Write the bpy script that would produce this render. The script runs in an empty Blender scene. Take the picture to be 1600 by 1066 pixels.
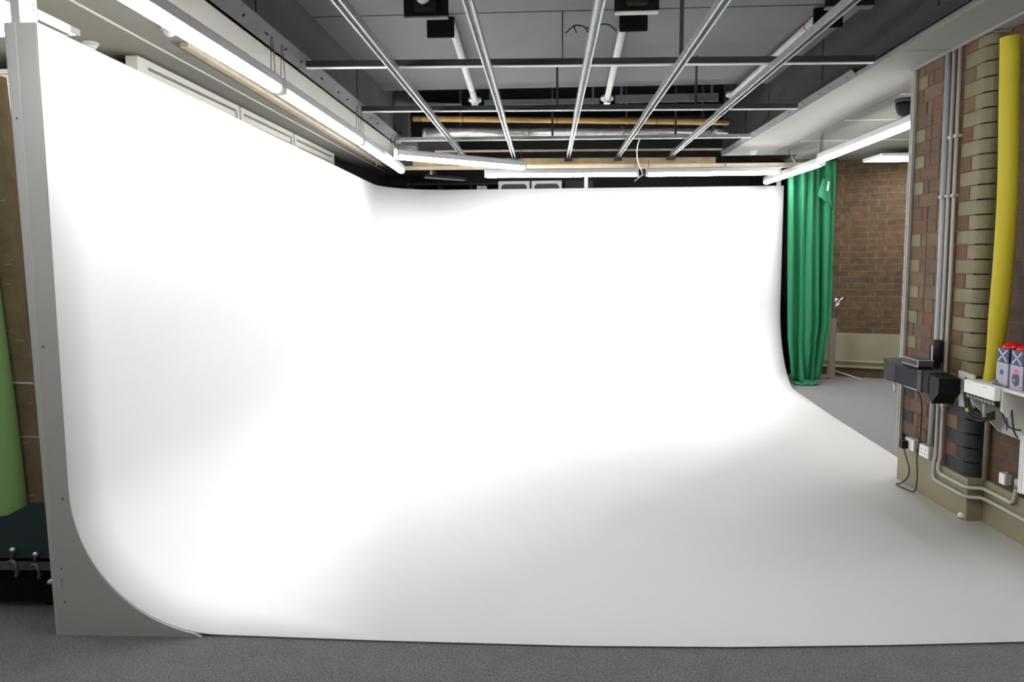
import bpy, bmesh, math, random
from mathutils import Vector, Matrix
random.seed(7)
S = bpy.context.scene
COL = S.collection

# ------------------------------------------------------------------ camera
cam_data = bpy.data.cameras.new('camera')
cam_data.sensor_fit = 'HORIZONTAL'
cam_data.sensor_width = 36.0
cam_data.lens = 36.0 * 1120.0 / 1600.0
cam_data.shift_y = (533.0 - 515.0) / 1600.0 * -1.0
cam_data.clip_start = 0.02
cam_ob = bpy.data.objects.new('camera', cam_data)
COL.objects.link(cam_ob)
# viewing frame from the vanishing points of the room (x right, y down, z forward)
_dy = Vector((55.0, -108.0, 1120.0)).normalized()
_dn = Vector((87.0, 11600.0, 1120.0))
_dn = (_dn - _dy * _dn.dot(_dy)).normalized()
_dx = _dn.cross(_dy)
_W = Matrix((_dx, _dy, -_dn))                 # camera(down) -> world
_M = _W @ Matrix(((1, 0, 0), (0, -1, 0), (0, 0, -1)))
cam_ob.matrix_world = Matrix.Translation((0, 0, 1.5)) @ _M.to_4x4()
S.camera = cam_ob

# ------------------------------------------------------------------ world, exposure
w = bpy.data.worlds.new('world'); S.world = w; w.use_nodes = True
w.node_tree.nodes['Background'].inputs[0].default_value = (0.5, 0.52, 0.55, 1)
w.node_tree.nodes['Background'].inputs[1].default_value = 0.15
S.view_settings.view_transform = 'Standard'
S.view_settings.look = 'None'
S.view_settings.gamma = 1.0
S.view_settings.use_curve_mapping = False
S.view_settings.exposure = 0.0
TUBE = 50.0          # radiance of a lit fluorescent tube
PANEL = 11.0         # radiance of a lit ceiling panel

# ------------------------------------------------------------------ materials
MATS = {}
def mat(name, col, rough=0.6, metal=0.0, noise=0.0, nscale=8.0, bump=0.0, bscale=60.0, emit=None, spec=0.5, noise_detail=4):
    m = bpy.data.materials.new(name); m.use_nodes = True
    nt = m.node_tree; b = nt.nodes['Principled BSDF']
    b.inputs['Base Color'].default_value = (*col, 1)
    b.inputs['Roughness'].default_value = rough
    b.inputs['Metallic'].default_value = metal
    b.inputs['Specular IOR Level'].default_value = spec
    tc = nt.nodes.new('ShaderNodeTexCoord')
    if noise > 0:
        n = nt.nodes.new('ShaderNodeTexNoise'); n.inputs['Scale'].default_value = nscale
        n.inputs['Detail'].default_value = noise_detail
        nt.links.new(tc.outputs['Object'], n.inputs['Vector'])
        r = nt.nodes.new('ShaderNodeMapRange')
        r.inputs['From Min'].default_value = 0.3; r.inputs['From Max'].default_value = 0.7
        r.inputs['To Min'].default_value = 1 - noise; r.inputs['To Max'].default_value = 1 + noise
        nt.links.new(n.outputs['Fac'], r.inputs['Value'])
        mx = nt.nodes.new('ShaderNodeVectorMath'); mx.operation = 'SCALE'
        mx.inputs[0].default_value = col
        nt.links.new(r.outputs[0], mx.inputs['Scale'])
        nt.links.new(mx.outputs[0], b.inputs['Base Color'])
    if bump > 0:
        n2 = nt.nodes.new('ShaderNodeTexNoise'); n2.inputs['Scale'].default_value = bscale
        nt.links.new(tc.outputs['Object'], n2.inputs['Vector'])
        bp = nt.nodes.new('ShaderNodeBump'); bp.inputs['Strength'].default_value = bump
        bp.inputs['Distance'].default_value = 0.004
        nt.links.new(n2.outputs['Fac'], bp.inputs['Height'])
        nt.links.new(bp.outputs[0], b.inputs['Normal'])
    if emit:
        b.inputs['Emission Color'].default_value = (*emit[0], 1)
        b.inputs['Emission Strength'].default_value = emit[1]
    MATS[name] = m
    return m

def brick_mat(name, c1, c2, mortar, scale_w=0.235, row=0.079, offs=0.5):
    m = bpy.data.materials.new(name); m.use_nodes = True
    nt = m.node_tree; b = nt.nodes['Principled BSDF']; b.inputs['Roughness'].default_value = 0.8
    tc = nt.nodes.new('ShaderNodeTexCoord')
    sp = nt.nodes.new('ShaderNodeSeparateXYZ'); nt.links.new(tc.outputs['Object'], sp.inputs[0])
    ad = nt.nodes.new('ShaderNodeMath'); ad.operation = 'ADD'
    nt.links.new(sp.outputs['X'], ad.inputs[0]); nt.links.new(sp.outputs['Y'], ad.inputs[1])
    cb = nt.nodes.new('ShaderNodeCombineXYZ')
    nt.links.new(ad.outputs[0], cb.inputs['X']); nt.links.new(sp.outputs['Z'], cb.inputs['Y'])
    br = nt.nodes.new('ShaderNodeTexBrick')
    br.inputs['Scale'].default_value = 1.0
    br.inputs['Brick Width'].default_value = scale_w; br.inputs['Row Height'].default_value = row
    br.inputs['Mortar Size'].default_value = 0.005; br.inputs['Mortar Smooth'].default_value = 0.3
    br.inputs['Bias'].default_value = 0.0
    br.inputs['Color1'].default_value = (*c1, 1); br.inputs['Color2'].default_value = (*c2, 1)
    br.inputs['Mortar'].default_value = (*mortar, 1)
    br.offset = offs; br.squash = 0.5; br.squash_frequency = 2
    nt.links.new(cb.outputs[0], br.inputs['Vector'])
    n = nt.nodes.new('ShaderNodeTexNoise'); n.inputs['Scale'].default_value = 14
    nt.links.new(tc.outputs['Object'], n.inputs['Vector'])
    r = nt.nodes.new('ShaderNodeMapRange'); r.inputs['From Min'].default_value = .3; r.inputs['From Max'].default_value = .7
    r.inputs['To Min'].default_value = .72; r.inputs['To Max'].default_value = 1.25
    nt.links.new(n.outputs['Fac'], r.inputs['Value'])
    mx = nt.nodes.new('ShaderNodeVectorMath'); mx.operation = 'SCALE'
    nt.links.new(br.outputs['Color'], mx.inputs[0]); nt.links.new(r.outputs[0], mx.inputs['Scale'])
    nt.links.new(mx.outputs[0], b.inputs['Base Color'])
    bp = nt.nodes.new('ShaderNodeBump'); bp.inputs['Strength'].default_value = 0.5; bp.inputs['Distance'].default_value = 0.006
    inv = nt.nodes.new('ShaderNodeMath'); inv.operation = 'SUBTRACT'; inv.inputs[0].default_value = 1
    nt.links.new(br.outputs['Fac'], inv.inputs[1]); nt.links.new(inv.outputs[0], bp.inputs['Height'])
    nt.links.new(bp.outputs[0], b.inputs['Normal'])
    MATS[name] = m

mat('cove_white', (0.90, 0.90, 0.90), 0.55, spec=0.25, noise=0.012, nscale=1.5)
mat('panel_white', (0.44, 0.44, 0.425), 0.6, noise=0.03, nscale=3)
mat('panel_batten', (0.46, 0.47, 0.46), 0.6, noise=0.03, nscale=3)
mat('mark_dark', (0.12, 0.11, 0.10), 0.7)
mat('white_paint', (0.78, 0.78, 0.76), 0.5)
mat('offwhite_paint', (0.60, 0.58, 0.52), 0.55, noise=0.05, nscale=5)
mat('ceiling_white', (0.30, 0.29, 0.262), 0.75, noise=0.04, nscale=1.3)
mat('ceiling_white_right', (0.30, 0.295, 0.268), 0.75, noise=0.03, nscale=1.3)
mat('seam_pale', (0.80, 0.78, 0.70), 0.7)
mat('seam_dark', (0.10, 0.10, 0.09), 0.8)
mat('recess_grey', (0.15, 0.15, 0.152), 0.8, noise=0.06, nscale=2)
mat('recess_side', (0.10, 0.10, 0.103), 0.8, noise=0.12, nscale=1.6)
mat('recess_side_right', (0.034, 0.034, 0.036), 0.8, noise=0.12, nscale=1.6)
mat('recess_lip', (0.13, 0.13, 0.133), 0.6, noise=0.1, nscale=8)
mat('void_black', (0.010, 0.010, 0.010), 0.9, spec=0.05)
mat('dark_wall', (0.028, 0.028, 0.028), 0.8)
mat('dark_grey', (0.06, 0.06, 0.062), 0.7)
mat('black_plastic', (0.008, 0.008, 0.009), 0.5, spec=0.2)
mat('dark_plastic', (0.018, 0.021, 0.026), 0.6, spec=0.15)
mat('grey_plastic', (0.06, 0.06, 0.065), 0.6, spec=0.2)
mat('black_rubber', (0.01, 0.01, 0.01), 0.6)
mat('galvanised', (0.40, 0.42, 0.42), 0.38, 0.75, noise=0.16, nscale=30)
mat('bar_dark', (0.05, 0.055, 0.055), 0.5, 0.3)
mat('bar_lip', (0.55, 0.57, 0.56), 0.45, 0.3)
mat('pipe_silver', (0.55, 0.55, 0.54), 0.35, 0.6, noise=0.2, nscale=12)
mat('pipe_white', (0.70, 0.70, 0.68), 0.5, noise=0.08, nscale=20)
mat('red_band', (0.55, 0.03, 0.05), 0.5)
mat('timber', (0.44, 0.33, 0.185), 0.7, noise=0.15, nscale=9)
mat('timber_pale', (0.50, 0.43, 0.31), 0.7, noise=0.1, nscale=9)
mat('timber_orange', (0.58, 0.33, 0.10), 0.55, noise=0.12, nscale=7)
mat('housing', (0.58, 0.58, 0.60), 0.5)
mat('tube_lit', (0.9, 0.9, 0.9), 0.4, emit=((0.985, 0.992, 1.0), TUBE))
mat('panel_lit', (0.9, 0.9, 0.9), 0.4, emit=((1.0, 0.99, 0.97), PANEL))
mat('tube_off', (0.75, 0.77, 0.77), 0.3)
mat('lamp_glass', (0.55, 0.55, 0.52), 0.15)
mat('green_cloth', (0.010, 0.175, 0.072), 0.75, noise=0.06, nscale=5, bump=0.2, bscale=300)
mat('label_white', (0.75, 0.75, 0.75), 0.6)
mat('plinth_paint', (0.24, 0.205, 0.125), 0.45, noise=0.07, nscale=6)
mat('band_paint', (0.29, 0.26, 0.17), 0.6, noise=0.06, nscale=4)
mat('conduit', (0.38, 0.36, 0.32), 0.45)
mat('conduit_grey', (0.36, 0.36, 0.39), 0.45)
mat('mortar', (0.12, 0.10, 0.075), 0.9, noise=0.1, nscale=30)
mat('brick_cream', (0.150, 0.124, 0.055), 0.55, noise=0.10, nscale=18)
mat('brick_brown', (0.105, 0.056, 0.026), 0.75, noise=0.18, nscale=18)
mat('brick_red', (0.120, 0.048, 0.021), 0.75, noise=0.18, nscale=18)
mat('brick_tan', (0.125, 0.077, 0.036), 0.75, noise=0.18, nscale=18)
mat('brick_slate', (0.026, 0.031, 0.031), 0.55, spec=0.2, noise=0.12, nscale=18)
brick_mat('brick_far', (0.125, 0.070, 0.032), (0.085, 0.054, 0.029), (0.14, 0.105, 0.062))
brick_mat('brick_near', (0.085, 0.042, 0.022), (0.060, 0.034, 0.021), (0.075, 0.06, 0.042), row=0.0825)
mat('yellow_foam', (0.44, 0.36, 0.010), 0.7)
mat('lime_paper', (0.24, 0.42, 0.15), 0.6)
mat('blue_paper', (0.015, 0.04, 0.30), 0.6)
mat('teal_case', (0.012, 0.030, 0.036), 0.6)
mat('brown_board', (0.23, 0.17, 0.10), 0.45, noise=0.2, nscale=14)
mat('tan_board', (0.40, 0.29, 0.15), 0.6, noise=0.05, nscale=5)
mat('chrome', (0.7, 0.7, 0.7), 0.25, 0.9)
mat('metal_dull', (0.16, 0.15, 0.145), 0.45, 0.6)
mat('grey_post', (0.24, 0.19, 0.15), 0.7)
mat('box_white', (0.34, 0.34, 0.41), 0.5)
mat('box_grey', (0.22, 0.22, 0.235), 0.5)
mat('box_navy', (0.04, 0.045, 0.10), 0.5)
mat('cross_pale', (0.45, 0.46, 0.58), 0.5)
mat('dome_red', (0.50, 0.008, 0.008), 0.2)
mat('pink_ink', (0.65, 0.10, 0.20), 0.5)
mat('cable_yellow', (0.55, 0.5, 0.05), 0.5)
mat('cable_blue', (0.02, 0.04, 0.3), 0.5)

# carpet: fine speckle
def carpet():
    m = bpy.data.materials.new('carpet'); m.use_nodes = True
    nt = m.node_tree; b = nt.nodes['Principled BSDF']; b.inputs['Roughness'].default_value = 0.95
    b.inputs['Specular IOR Level'].default_value = 0.1
    tc = nt.nodes.new('ShaderNodeTexCoord')
    n = nt.nodes.new('ShaderNodeTexNoise'); n.inputs['Scale'].default_value = 130; n.inputs['Detail'].default_value = 5; n.inputs['Roughness'].default_value = 0.7
    n2 = nt.nodes.new('ShaderNodeTexNoise'); n2.inputs['Scale'].default_value = 9; n2.inputs['Detail'].default_value = 5
    nt.links.new(tc.outputs['Object'], n.inputs['Vector']); nt.links.new(tc.outputs['Object'], n2.inputs['Vector'])
    cr = nt.nodes.new('ShaderNodeValToRGB')
    cr.color_ramp.elements[0].position = 0.38; cr.color_ramp.elements[0].color = (0.025, 0.025, 0.0245, 1)
    cr.color_ramp.elements[1].position = 0.64; cr.color_ramp.elements[1].color = (0.165, 0.165, 0.162, 1)
    nt.links.new(n.outputs['Fac'], cr.inputs['Fac'])
    r = nt.nodes.new('ShaderNodeMapRange'); r.inputs['From Min'].default_value = .3; r.inputs['From Max'].default_value = .7
    r.inputs['To Min'].default_value = .86; r.inputs['To Max'].default_value = 1.14
    nt.links.new(n2.outputs['Fac'], r.inputs['Value'])
    mx = nt.nodes.new('ShaderNodeVectorMath'); mx.operation = 'SCALE'
    nt.links.new(cr.outputs['Color'], mx.inputs[0]); nt.links.new(r.outputs[0], mx.inputs['Scale'])
    nt.links.new(mx.outputs[0], b.inputs['Base Color'])
    bp = nt.nodes.new('ShaderNodeBump'); bp.inputs['Strength'].default_value = 0.6; bp.inputs['Distance'].default_value = 0.004
    nt.links.new(n.outputs['Fac'], bp.inputs['Height']); nt.links.new(bp.outputs[0], b.inputs['Normal'])
    b.inputs['Sheen Weight'].default_value = 0.7; b.inputs['Sheen Roughness'].default_value = 0.4
    MATS['carpet'] = m
carpet()

# ------------------------------------------------------------------ mesh helpers (all in world metres)
class B:
    """collects shapes for ONE mesh object"""
    def __init__(s): s.bm = bmesh.new(); s.smooth = []
    def quad(s, pts, mi=0):
        f = s.bm.faces.new([s.bm.verts.new(p) for p in pts]); f.material_index = mi; return f
    def box(s, x0, x1, y0, y1, z0, z1, mi=0, bevel=0.0):
        x0, x1 = sorted((x0, x1)); y0, y1 = sorted((y0, y1)); z0, z1 = sorted((z0, z1))
        v = [s.bm.verts.new(p) for p in ((x0,y0,z0),(x1,y0,z0),(x1,y1,z0),(x0,y1,z0),(x0,y0,z1),(x1,y0,z1),(x1,y1,z1),(x0,y1,z1))]
        fs = []
        for a in ((0,3,2,1),(4,5,6,7),(0,1,5,4),(1,2,6,5),(2,3,7,6),(3,0,4,7)):
            f = s.bm.faces.new([v[i] for i in a]); f.material_index = mi; fs.append(f)
        if bevel:
            es = list({e for f in fs for e in f.edges})
            bmesh.ops.bevel(s.bm, geom=es, offset=bevel, segments=2, affect='EDGES', profile=0.6)
        return s
    def prism(s, pts, off, mi=0):
        """closed outline pts (3D, planar) swept by vector off"""
        off = Vector(off); a = [s.bm.verts.new(p) for p in pts]; b = [s.bm.verts.new(Vector(p) + off) for p in pts]
        n = len(pts)
        for f in (s.bm.faces.new(a), s.bm.faces.new(b[::-1])): f.material_index = mi
        for i in range(n):
            f = s.bm.faces.new((a[i], b[i], b[(i+1) % n], a[(i+1) % n])); f.material_index = mi
        return s
    def beam(s, p, q, w, h, mi=0, up=(0, 0, 1), bevel=0.0):
        """rectangular bar from p to q, w across, h along up"""
        p, q = Vector(p), Vector(q); d = (q - p).normalized(); up = Vector(up)
        sd = d.cross(up).normalized(); u = sd.cross(d).normalized()
        v = []
        for c in (p, q):
            for a, b in ((-1,-1),(1,-1),(1,1),(-1,1)): v.append(s.bm.verts.new(c + sd*a*w/2 + u*b*h/2))
        fs = []
        for a in ((0,1,2,3),(7,6,5,4),(0,4,5,1),(1,5,6,2),(2,6,7,3),(3,7,4,0)):
            f = s.bm.faces.new([v[i] for i in a]); f.material_index = mi; fs.append(f)
        if bevel:
            bmesh.ops.bevel(s.bm, geom=list({e for f in fs for e in f.edges}), offset=bevel, segments=2, affect='EDGES')
        return s
    def tube(s, pts, r, n=12, mi=0, cap=True):
        """round tube through pts; r number or list"""
        pts = [Vector(p) for p in pts]; m = len(pts)
        rs = r if isinstance(r, (list, tuple)) else [r]*m
        ref = Vector((0, 0, 1)); rings = []
        t0 = (pts[1]-pts[0]).normalized()
        if abs(t0.dot(ref)) > 0.9: ref = Vector((1, 0, 0))
        for i in range(m):
            t = (pts[min(i+1, m-1)] - pts[max(i-1, 0)]).normalized()
            a = t.cross(ref).normalized(); b = t.cross(a).normalized(); ref = -(t.cross(a)).normalized() if False else ref
            if a.length < .5: a = Vector((1, 0, 0))
            rings.append([s.bm.verts.new(pts[i] + (a*math.cos(k*2*math.pi/n) + b*math.sin(k*2*math.pi/n))*rs[i]) for k in range(n)])
        for i in range(m-1):
            for k in range(n):
                f = s.bm.faces.new((rings[i][k], rings[i][(k+1)%n], rings[i+1][(k+1)%n], rings[i+1][k])); f.material_index = mi; f.smooth = True
        if cap:
            f = s.bm.faces.new(rings[0][::-1]); f.material_index = mi
            f = s.bm.faces.new(rings[-1]); f.material_index = mi
        return s
    def lathe(s, c, prof, axis=(0, 0, 1), n=24, mi=0):
        """prof: list of (r, h) along axis from c"""
        c = Vector(c); ax = Vector(axis).normalized(); ref = Vector((1, 0, 0)) if abs(ax.x) < .9 else Vector((0, 1, 0))
        a = ax.cross(ref).normalized(); b = ax.cross(a).normalized(); rings = []
        for r, h in prof:
            if r < 1e-5: rings.append([s.bm.verts.new(c + ax*h)])
            else: rings.append([s.bm.verts.new(c + ax*h + (a*math.cos(k*2*math.pi/n)+b*math.sin(k*2*math.pi/n))*r) for k in range(n)])
        for i in range(len(rings)-1):
            p, q = rings[i], rings[i+1]
            for k in range(n):
                k2 = (k+1) % n
                if len(p) == 1 and len(q) == 1: continue
                if len(p) == 1: f = s.bm.faces.new((p[0], q[k], q[k2]))
                elif len(q) == 1: f = s.bm.faces.new((p[k], q[0], p[k2]))
                else: f = s.bm.faces.new((p[k], q[k], q[k2], p[k2]))
                f.material_index = mi; f.smooth = True
        for rg in (rings[0], rings[-1]):
            if len(rg) > 1:
                try: f = s.bm.faces.new(rg); f.material_index = mi
                except ValueError: pass
        return s
    def grid(s, rows, mi=0, smooth=True):
        vs = [[s.bm.verts.new(p) for p in r] for r in rows]
        for i in range(len(vs)-1):
            for j in range(len(vs[0])-1):
                f = s.bm.faces.new((vs[i][j], vs[i][j+1], vs[i+1][j+1], vs[i+1][j])); f.material_index = mi; f.smooth = smooth
        return vs

def spline(pts, n=8):
    """Catmull-Rom through pts"""
    P = [Vector(p) for p in pts]; out = []
    for i in range(len(P)-1):
        p0 = P[max(i-1, 0)]; p1 = P[i]; p2 = P[i+1]; p3 = P[min(i+2, len(P)-1)]
        for k in range(n):
            t = k/n
            out.append(0.5*((2*p1) + (-p0+p2)*t + (2*p0-5*p1+4*p2-p3)*t*t + (-p0+3*p1-3*p2+p3)*t**3))
    out.append(P[-1]); return out

def obj(name, b, mats, parent=None, origin=None, label=None, recalc=True):
    bm = b.bm
    if recalc: bmesh.ops.recalc_face_normals(bm, faces=bm.faces)
    if parent is not None: o0 = Vector(parent['_w'])
    elif origin is not None: o0 = Vector(origin)
    else:
        vs = [v.co for v in bm.verts]
        o0 = Vector(((min(v.x for v in vs)+max(v.x for v in vs))/2, (min(v.y for v in vs)+max(v.y for v in vs))/2, min(v.z for v in vs)))
    bmesh.ops.translate(bm, verts=bm.verts, vec=-o0)
    me = bpy.data.meshes.new(name); bm.to_mesh(me); bm.free()
    for m in ([mats] if isinstance(mats, str) else mats): me.materials.append(MATS[m])
    o = bpy.data.objects.new(name, me); COL.objects.link(o)
    if parent is not None: o.parent = parent
    else: o.location = o0
    o['_w'] = list(o0)
    if label: o['label'] = label
    return o
def thing(name, label, cat, loc, group=None):
    o = bpy.data.objects.new(name, None); COL.objects.link(o); o.location = loc; o.empty_display_size = 0.05
    o['_w'] = list(loc); o['label'] = label; o['category'] = cat
    if group: o['group'] = group
    return o
def tag(o, label, cat, group=None):
    o['label'] = label; o['category'] = cat
    if group: o['group'] = group
    return o
def struct(name, b, mats, origin=None, parent=None, recalc=True):
    o = obj(name, b, mats, parent=parent, origin=origin or ((0, 0, 0) if parent is None else None), recalc=recalc)
    if parent is None: o['kind'] = 'structure'
    return o

# ================================================================== THE SETTING
CZ = 2.71                 # white ceiling
RZ = 3.12                 # dark recess ceiling
RL, RR = -1.55, 2.05      # recess sides
BACK = 11.0
YN = -3.0                 # wall behind the camera

b = B(); b.box(-3.6, 5.4, YN, BACK, -0.05, 0.0); struct('floor', b, 'carpet')

# white ceiling left and right of the dark recess
b = B(); b.box(-3.6, RL, YN, 10.2, CZ, CZ+0.03); struct('ceiling', b, 'ceiling_white')
b = B(); b.box(RR, 5.4, YN, 8.7, CZ, CZ+0.03); b.box(3.0, 5.4, 8.7, 9.9, CZ, CZ+0.03)
struct('ceiling', b, 'ceiling_white_right')

# dark recess ceiling with the square openings of the lamp wells
wells = []
def sheet_with_holes(b, x0, x1, y0, y1, z0, z1, holes, mi=0):
    xs = sorted({x0, x1, *[h[0] for h in holes], *[h[1] for h in holes]})
    ys = sorted({y0, y1, *[h[2] for h in holes], *[h[3] for h in holes]})
    for i in range(len(xs)-1):
        for j in range(len(ys)-1):
            cx, cy = (xs[i]+xs[i+1])/2, (ys[j]+ys[j+1])/2
            if any(h[0] < cx < h[1] and h[2] < cy < h[3] for h in holes): continue
            b.box(xs[i], xs[i+1], ys[j], ys[j+1], z0, z1, mi)
b = B(); sheet_with_holes(b, RL, RR, YN, 6.95, RZ, RZ+0.012, wells)
# seams between the grey sheets, a torn one too
for y in (1.6, 3.25, 4.865):
    b.box(RL, RR, y-0.004, y+0.004, RZ-0.002, RZ-0.0005, 1)
b.prism([(0.10, 4.87, RZ-0.0015), (0.108, 4.87, RZ-0.0015), (0.135, 6.2, RZ-0.0015), (0.128, 6.2, RZ-0.0015)], (0, 0, -0.001), 1)
struct('ceiling', b, ['recess_grey', 'void_black'])
# void above and behind the grey sheets
b = B(); b.box(-3.6, 3.6, 6.95, BACK, 3.62, 3.66); b.box(RL, RR, 6.93, 6.95, RZ+0.012, 3.62); struct('ceiling', b, 'void_black')
# sides of the recess
b = B()
b.box(RL-0.03, RL, YN, 8.1, CZ+0.03, RZ+0.5); b.box(RL-0.03, RL, YN, 8.1, CZ, CZ+0.03)
for y in (1.9, 3.9, 5.95): b.box(RL, RL+0.003, y-0.004, y+0.004, CZ+0.1, RZ, 1)
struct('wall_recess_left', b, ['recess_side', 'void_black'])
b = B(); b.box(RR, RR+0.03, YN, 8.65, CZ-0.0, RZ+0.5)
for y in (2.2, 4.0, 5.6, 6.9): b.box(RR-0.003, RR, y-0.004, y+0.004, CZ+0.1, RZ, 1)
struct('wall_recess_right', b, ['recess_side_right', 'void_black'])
# grey metal lips along both lower edges of the recess, in lapped lengths with bolt holes
def lip(name, x, sgn, ys, wd=0.07):
    b = B(); k = wd/0.07
    for i in range(len(ys)-1):
        y0, y1 = ys[i]-0.015, ys[i+1]; o = 0.002*(i % 2)
        p = [(x, y0, CZ-0.006-o), (x+sgn*0.07*k, y0, CZ+0.055*k-o), (x+sgn*0.07*k, y0, CZ+0.055*k+0.008-o), (x, y0, CZ+0.002-o)]
        b.prism(p, (0, y1-y0, 0))
        y = y0+0.12
        while y < y1-0.05:
            c = Vector((x+sgn*0.036*k, y, CZ+0.025*k-o-0.0015)); n = Vector((sgn*0.66, 0, -0.75))
            q = random.random()
            if q < 0.6: b.lathe(c, [(0.008*k, 0), (0.008*k, 0.003), (0, 0.003)], n, 8, 1)
            elif q < 0.8: b.beam(c-Vector((0, 0.02, 0)), c+Vector((0, 0.02, 0)), 0.008, 0.006, 1, up=n)
            y += 0.10+random.random()*0.22
    return struct(name, b, ['recess_lip', 'void_black'])
lip('trim_1', RL, 1, [-1.0, 1.3, 2.9, 4.55, 5.9, 7.0, 8.05])
lip('trim_2', RR, -1, [5.0, 5.95, 7.25, 7.95, 8.6], 0.036)
lip('trim_2', RR, -1, [-1.0, 1.6, 3.1, 4.55, 4.98], 0.010)

# pale bead along the right recess edge
b = B(); b.box(RR+0.002, RR+0.022, YN, 8.6, CZ-0.012, CZ); struct('trim_3', b, 'ceiling_white_right')
# cover strips and joints on the white ceilings
b = B()
b.box(-2.193, -2.178, YN, 9.6, CZ-0.004, CZ)
struct('trim_4', b, 'seam_pale')
b = B()
for y in (2.35, 4.2, 6.0, 7.6): b.box(-2.17, RL, y-0.003, y+0.003, CZ-0.001, CZ)
for y in (2.9, 5.1, 7.4): b.box(-3.4, -2.2, y-0.003, y+0.003, CZ-0.001, CZ)
struct('trim_5', b, 'ceiling_white_right')
b = B()
for y0, y1 in ((1.0, 4.4), (4.46, 5.4), (5.48, 6.3), (6.4, 8.4)): b.box(2.60, 2.606, y0, y1, CZ-0.0012, CZ)
for y in (2.6, 4.45): b.box(RR+.02, 2.6, y-0.002, y+0.002, CZ-0.001, CZ)
struct('trim_6', b, 'seam_dark')
b = B()
for y in (5.6, 6.6, 7.7): b.box(2.62, 5.0, y-0.012, y+0.012, CZ-0.003, CZ)
b.beam((2.85, 5.3, CZ-0.002), (3.3, 5.9, CZ-0.002), 0.03, 0.004)
struct('trim_7', b, 'seam_pale')

# walls
b = B(); b.box(-3.6, 3.6, BACK, BACK+0.1, 0, 3.66); struct('wall_back', b, 'dark_wall')
b = B()
b.box(-3.6, -2.41, 4.14, 4.20, 0, 2.62); b.box(-3.6, -3.5, YN, 4.14, 0, CZ)
b.box(-3.5, -2.41, 4.12, 4.14, 2.60, 2.625); b.box(-2.42, -2.35, 4.14, 4.20, 0, 2.69); b.box(-3.5, -2.41, 4.12, 4.14, 2.53, 2.55)
struct('wall_left', b, 'offwhite_paint')
b = B(); b.box(-2.52, -2.41, 4.20, BACK, 0, 2.15); b.box(-2.52, -2.41, 8.95, BACK, 2.15, CZ); b.box(-2.52, -2.41, 4.20, 8.95, 2.695, CZ); struct('wall_left', b, 'dark_wall')
# row of glazed fanlights high on the left wall: each a window
wy = [4.20, 5.54, 6.72, 8.0]
for i in range(3):
    y0, y1 = wy[i], wy[i+1]-0.03
    b = B()
    b.box(-2.410, -2.350, y0, y1, 2.655, 2.692); b.box(-2.410, -2.370, y0, y1, 2.60, 2.645)
    b.box(-2.410, -2.350, y0, y0+0.05, 2.2, 2.655); b.box(-2.410, -2.355, y0+0.075, y0+0.10, 2.2, 2.60)
    b.box(-2.410, -2.350, y1-0.03, y1, 2.2, 2.655); b.box(-2.410, -2.350, y0, y1, 2.16, 2.2)
    fr = struct('window_%d' % (i+1), b, 'offwhite_paint')
    b = B(); b.box(-2.402, -2.390, y0+0.10, y1-0.03, 2.2, 2.60); obj('pane', b, 'ceiling_white_right', fr, label='pale blanked-off pane')
    if i == 0:
        b = B(); b.tube(spline([(-2.365, 5.0, 2.59), (-2.355, 5.01, 2.56), (-2.350, 5.05, 2.55)], 5), 0.004, 6); obj('hook', b, 'timber', fr, label='small rusty hook')
# far brick wall beyond the curtain
fw0, fw1 = Vector((3.05, 9.48, 0)), Vector((5.4, 8.60, 0))
dv = (fw1-fw0).normalized(); nv = Vector((-dv.y, dv.x, 0))
def wallseg(b, z0, z1, off, th, mi=0):
    p = [fw0-nv*off, fw1-nv*off, fw1+nv*th, fw0+nv*th]
    b.prism([(q.x, q.y, z0) for q in p], (0, 0, z1-z0), mi)
b = B(); wallseg(b, 0, CZ, 0, 0.1); struct('wall_far', b, 'brick_far')
b = B(); wallseg(b, 0.14, 0.56, 0.012, 0.0); struct('trim_8', b, 'band_paint')
b = B(); b.box(5.3, 5.4, 4.9, 8.65, 0, CZ); b.box(3.0, 3.1, 9.46, BACK, 0, 3.62); struct('wall_side', b, 'brick_far')
# wall behind the camera
b = B(); b.box(-3.6, 5.4, YN-0.1, YN, 0, 3.3); struct('wall_front', b, 'offwhite_paint')

# right wall in front of the pillar, brick over a painted plinth
b = B(); b.box(2.475, 2.62, YN, 4.10, 0.25, CZ); struct('wall_right', b, 'brick_near')
b = B(); b.box(2.62, 5.4, 4.80, 4.88, 0, CZ); struct('wall_right', b, 'offwhite_paint')
b = B()
b.box(2.462, 2.62, YN, 4.075, 0, 0.25, 0, 0.004)
b.box(2.372, 2.62, 4.075, 4.885, 0, 0.25, 0, 0.004)
struct('baseboard_right', b, 'plinth_paint')

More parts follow.
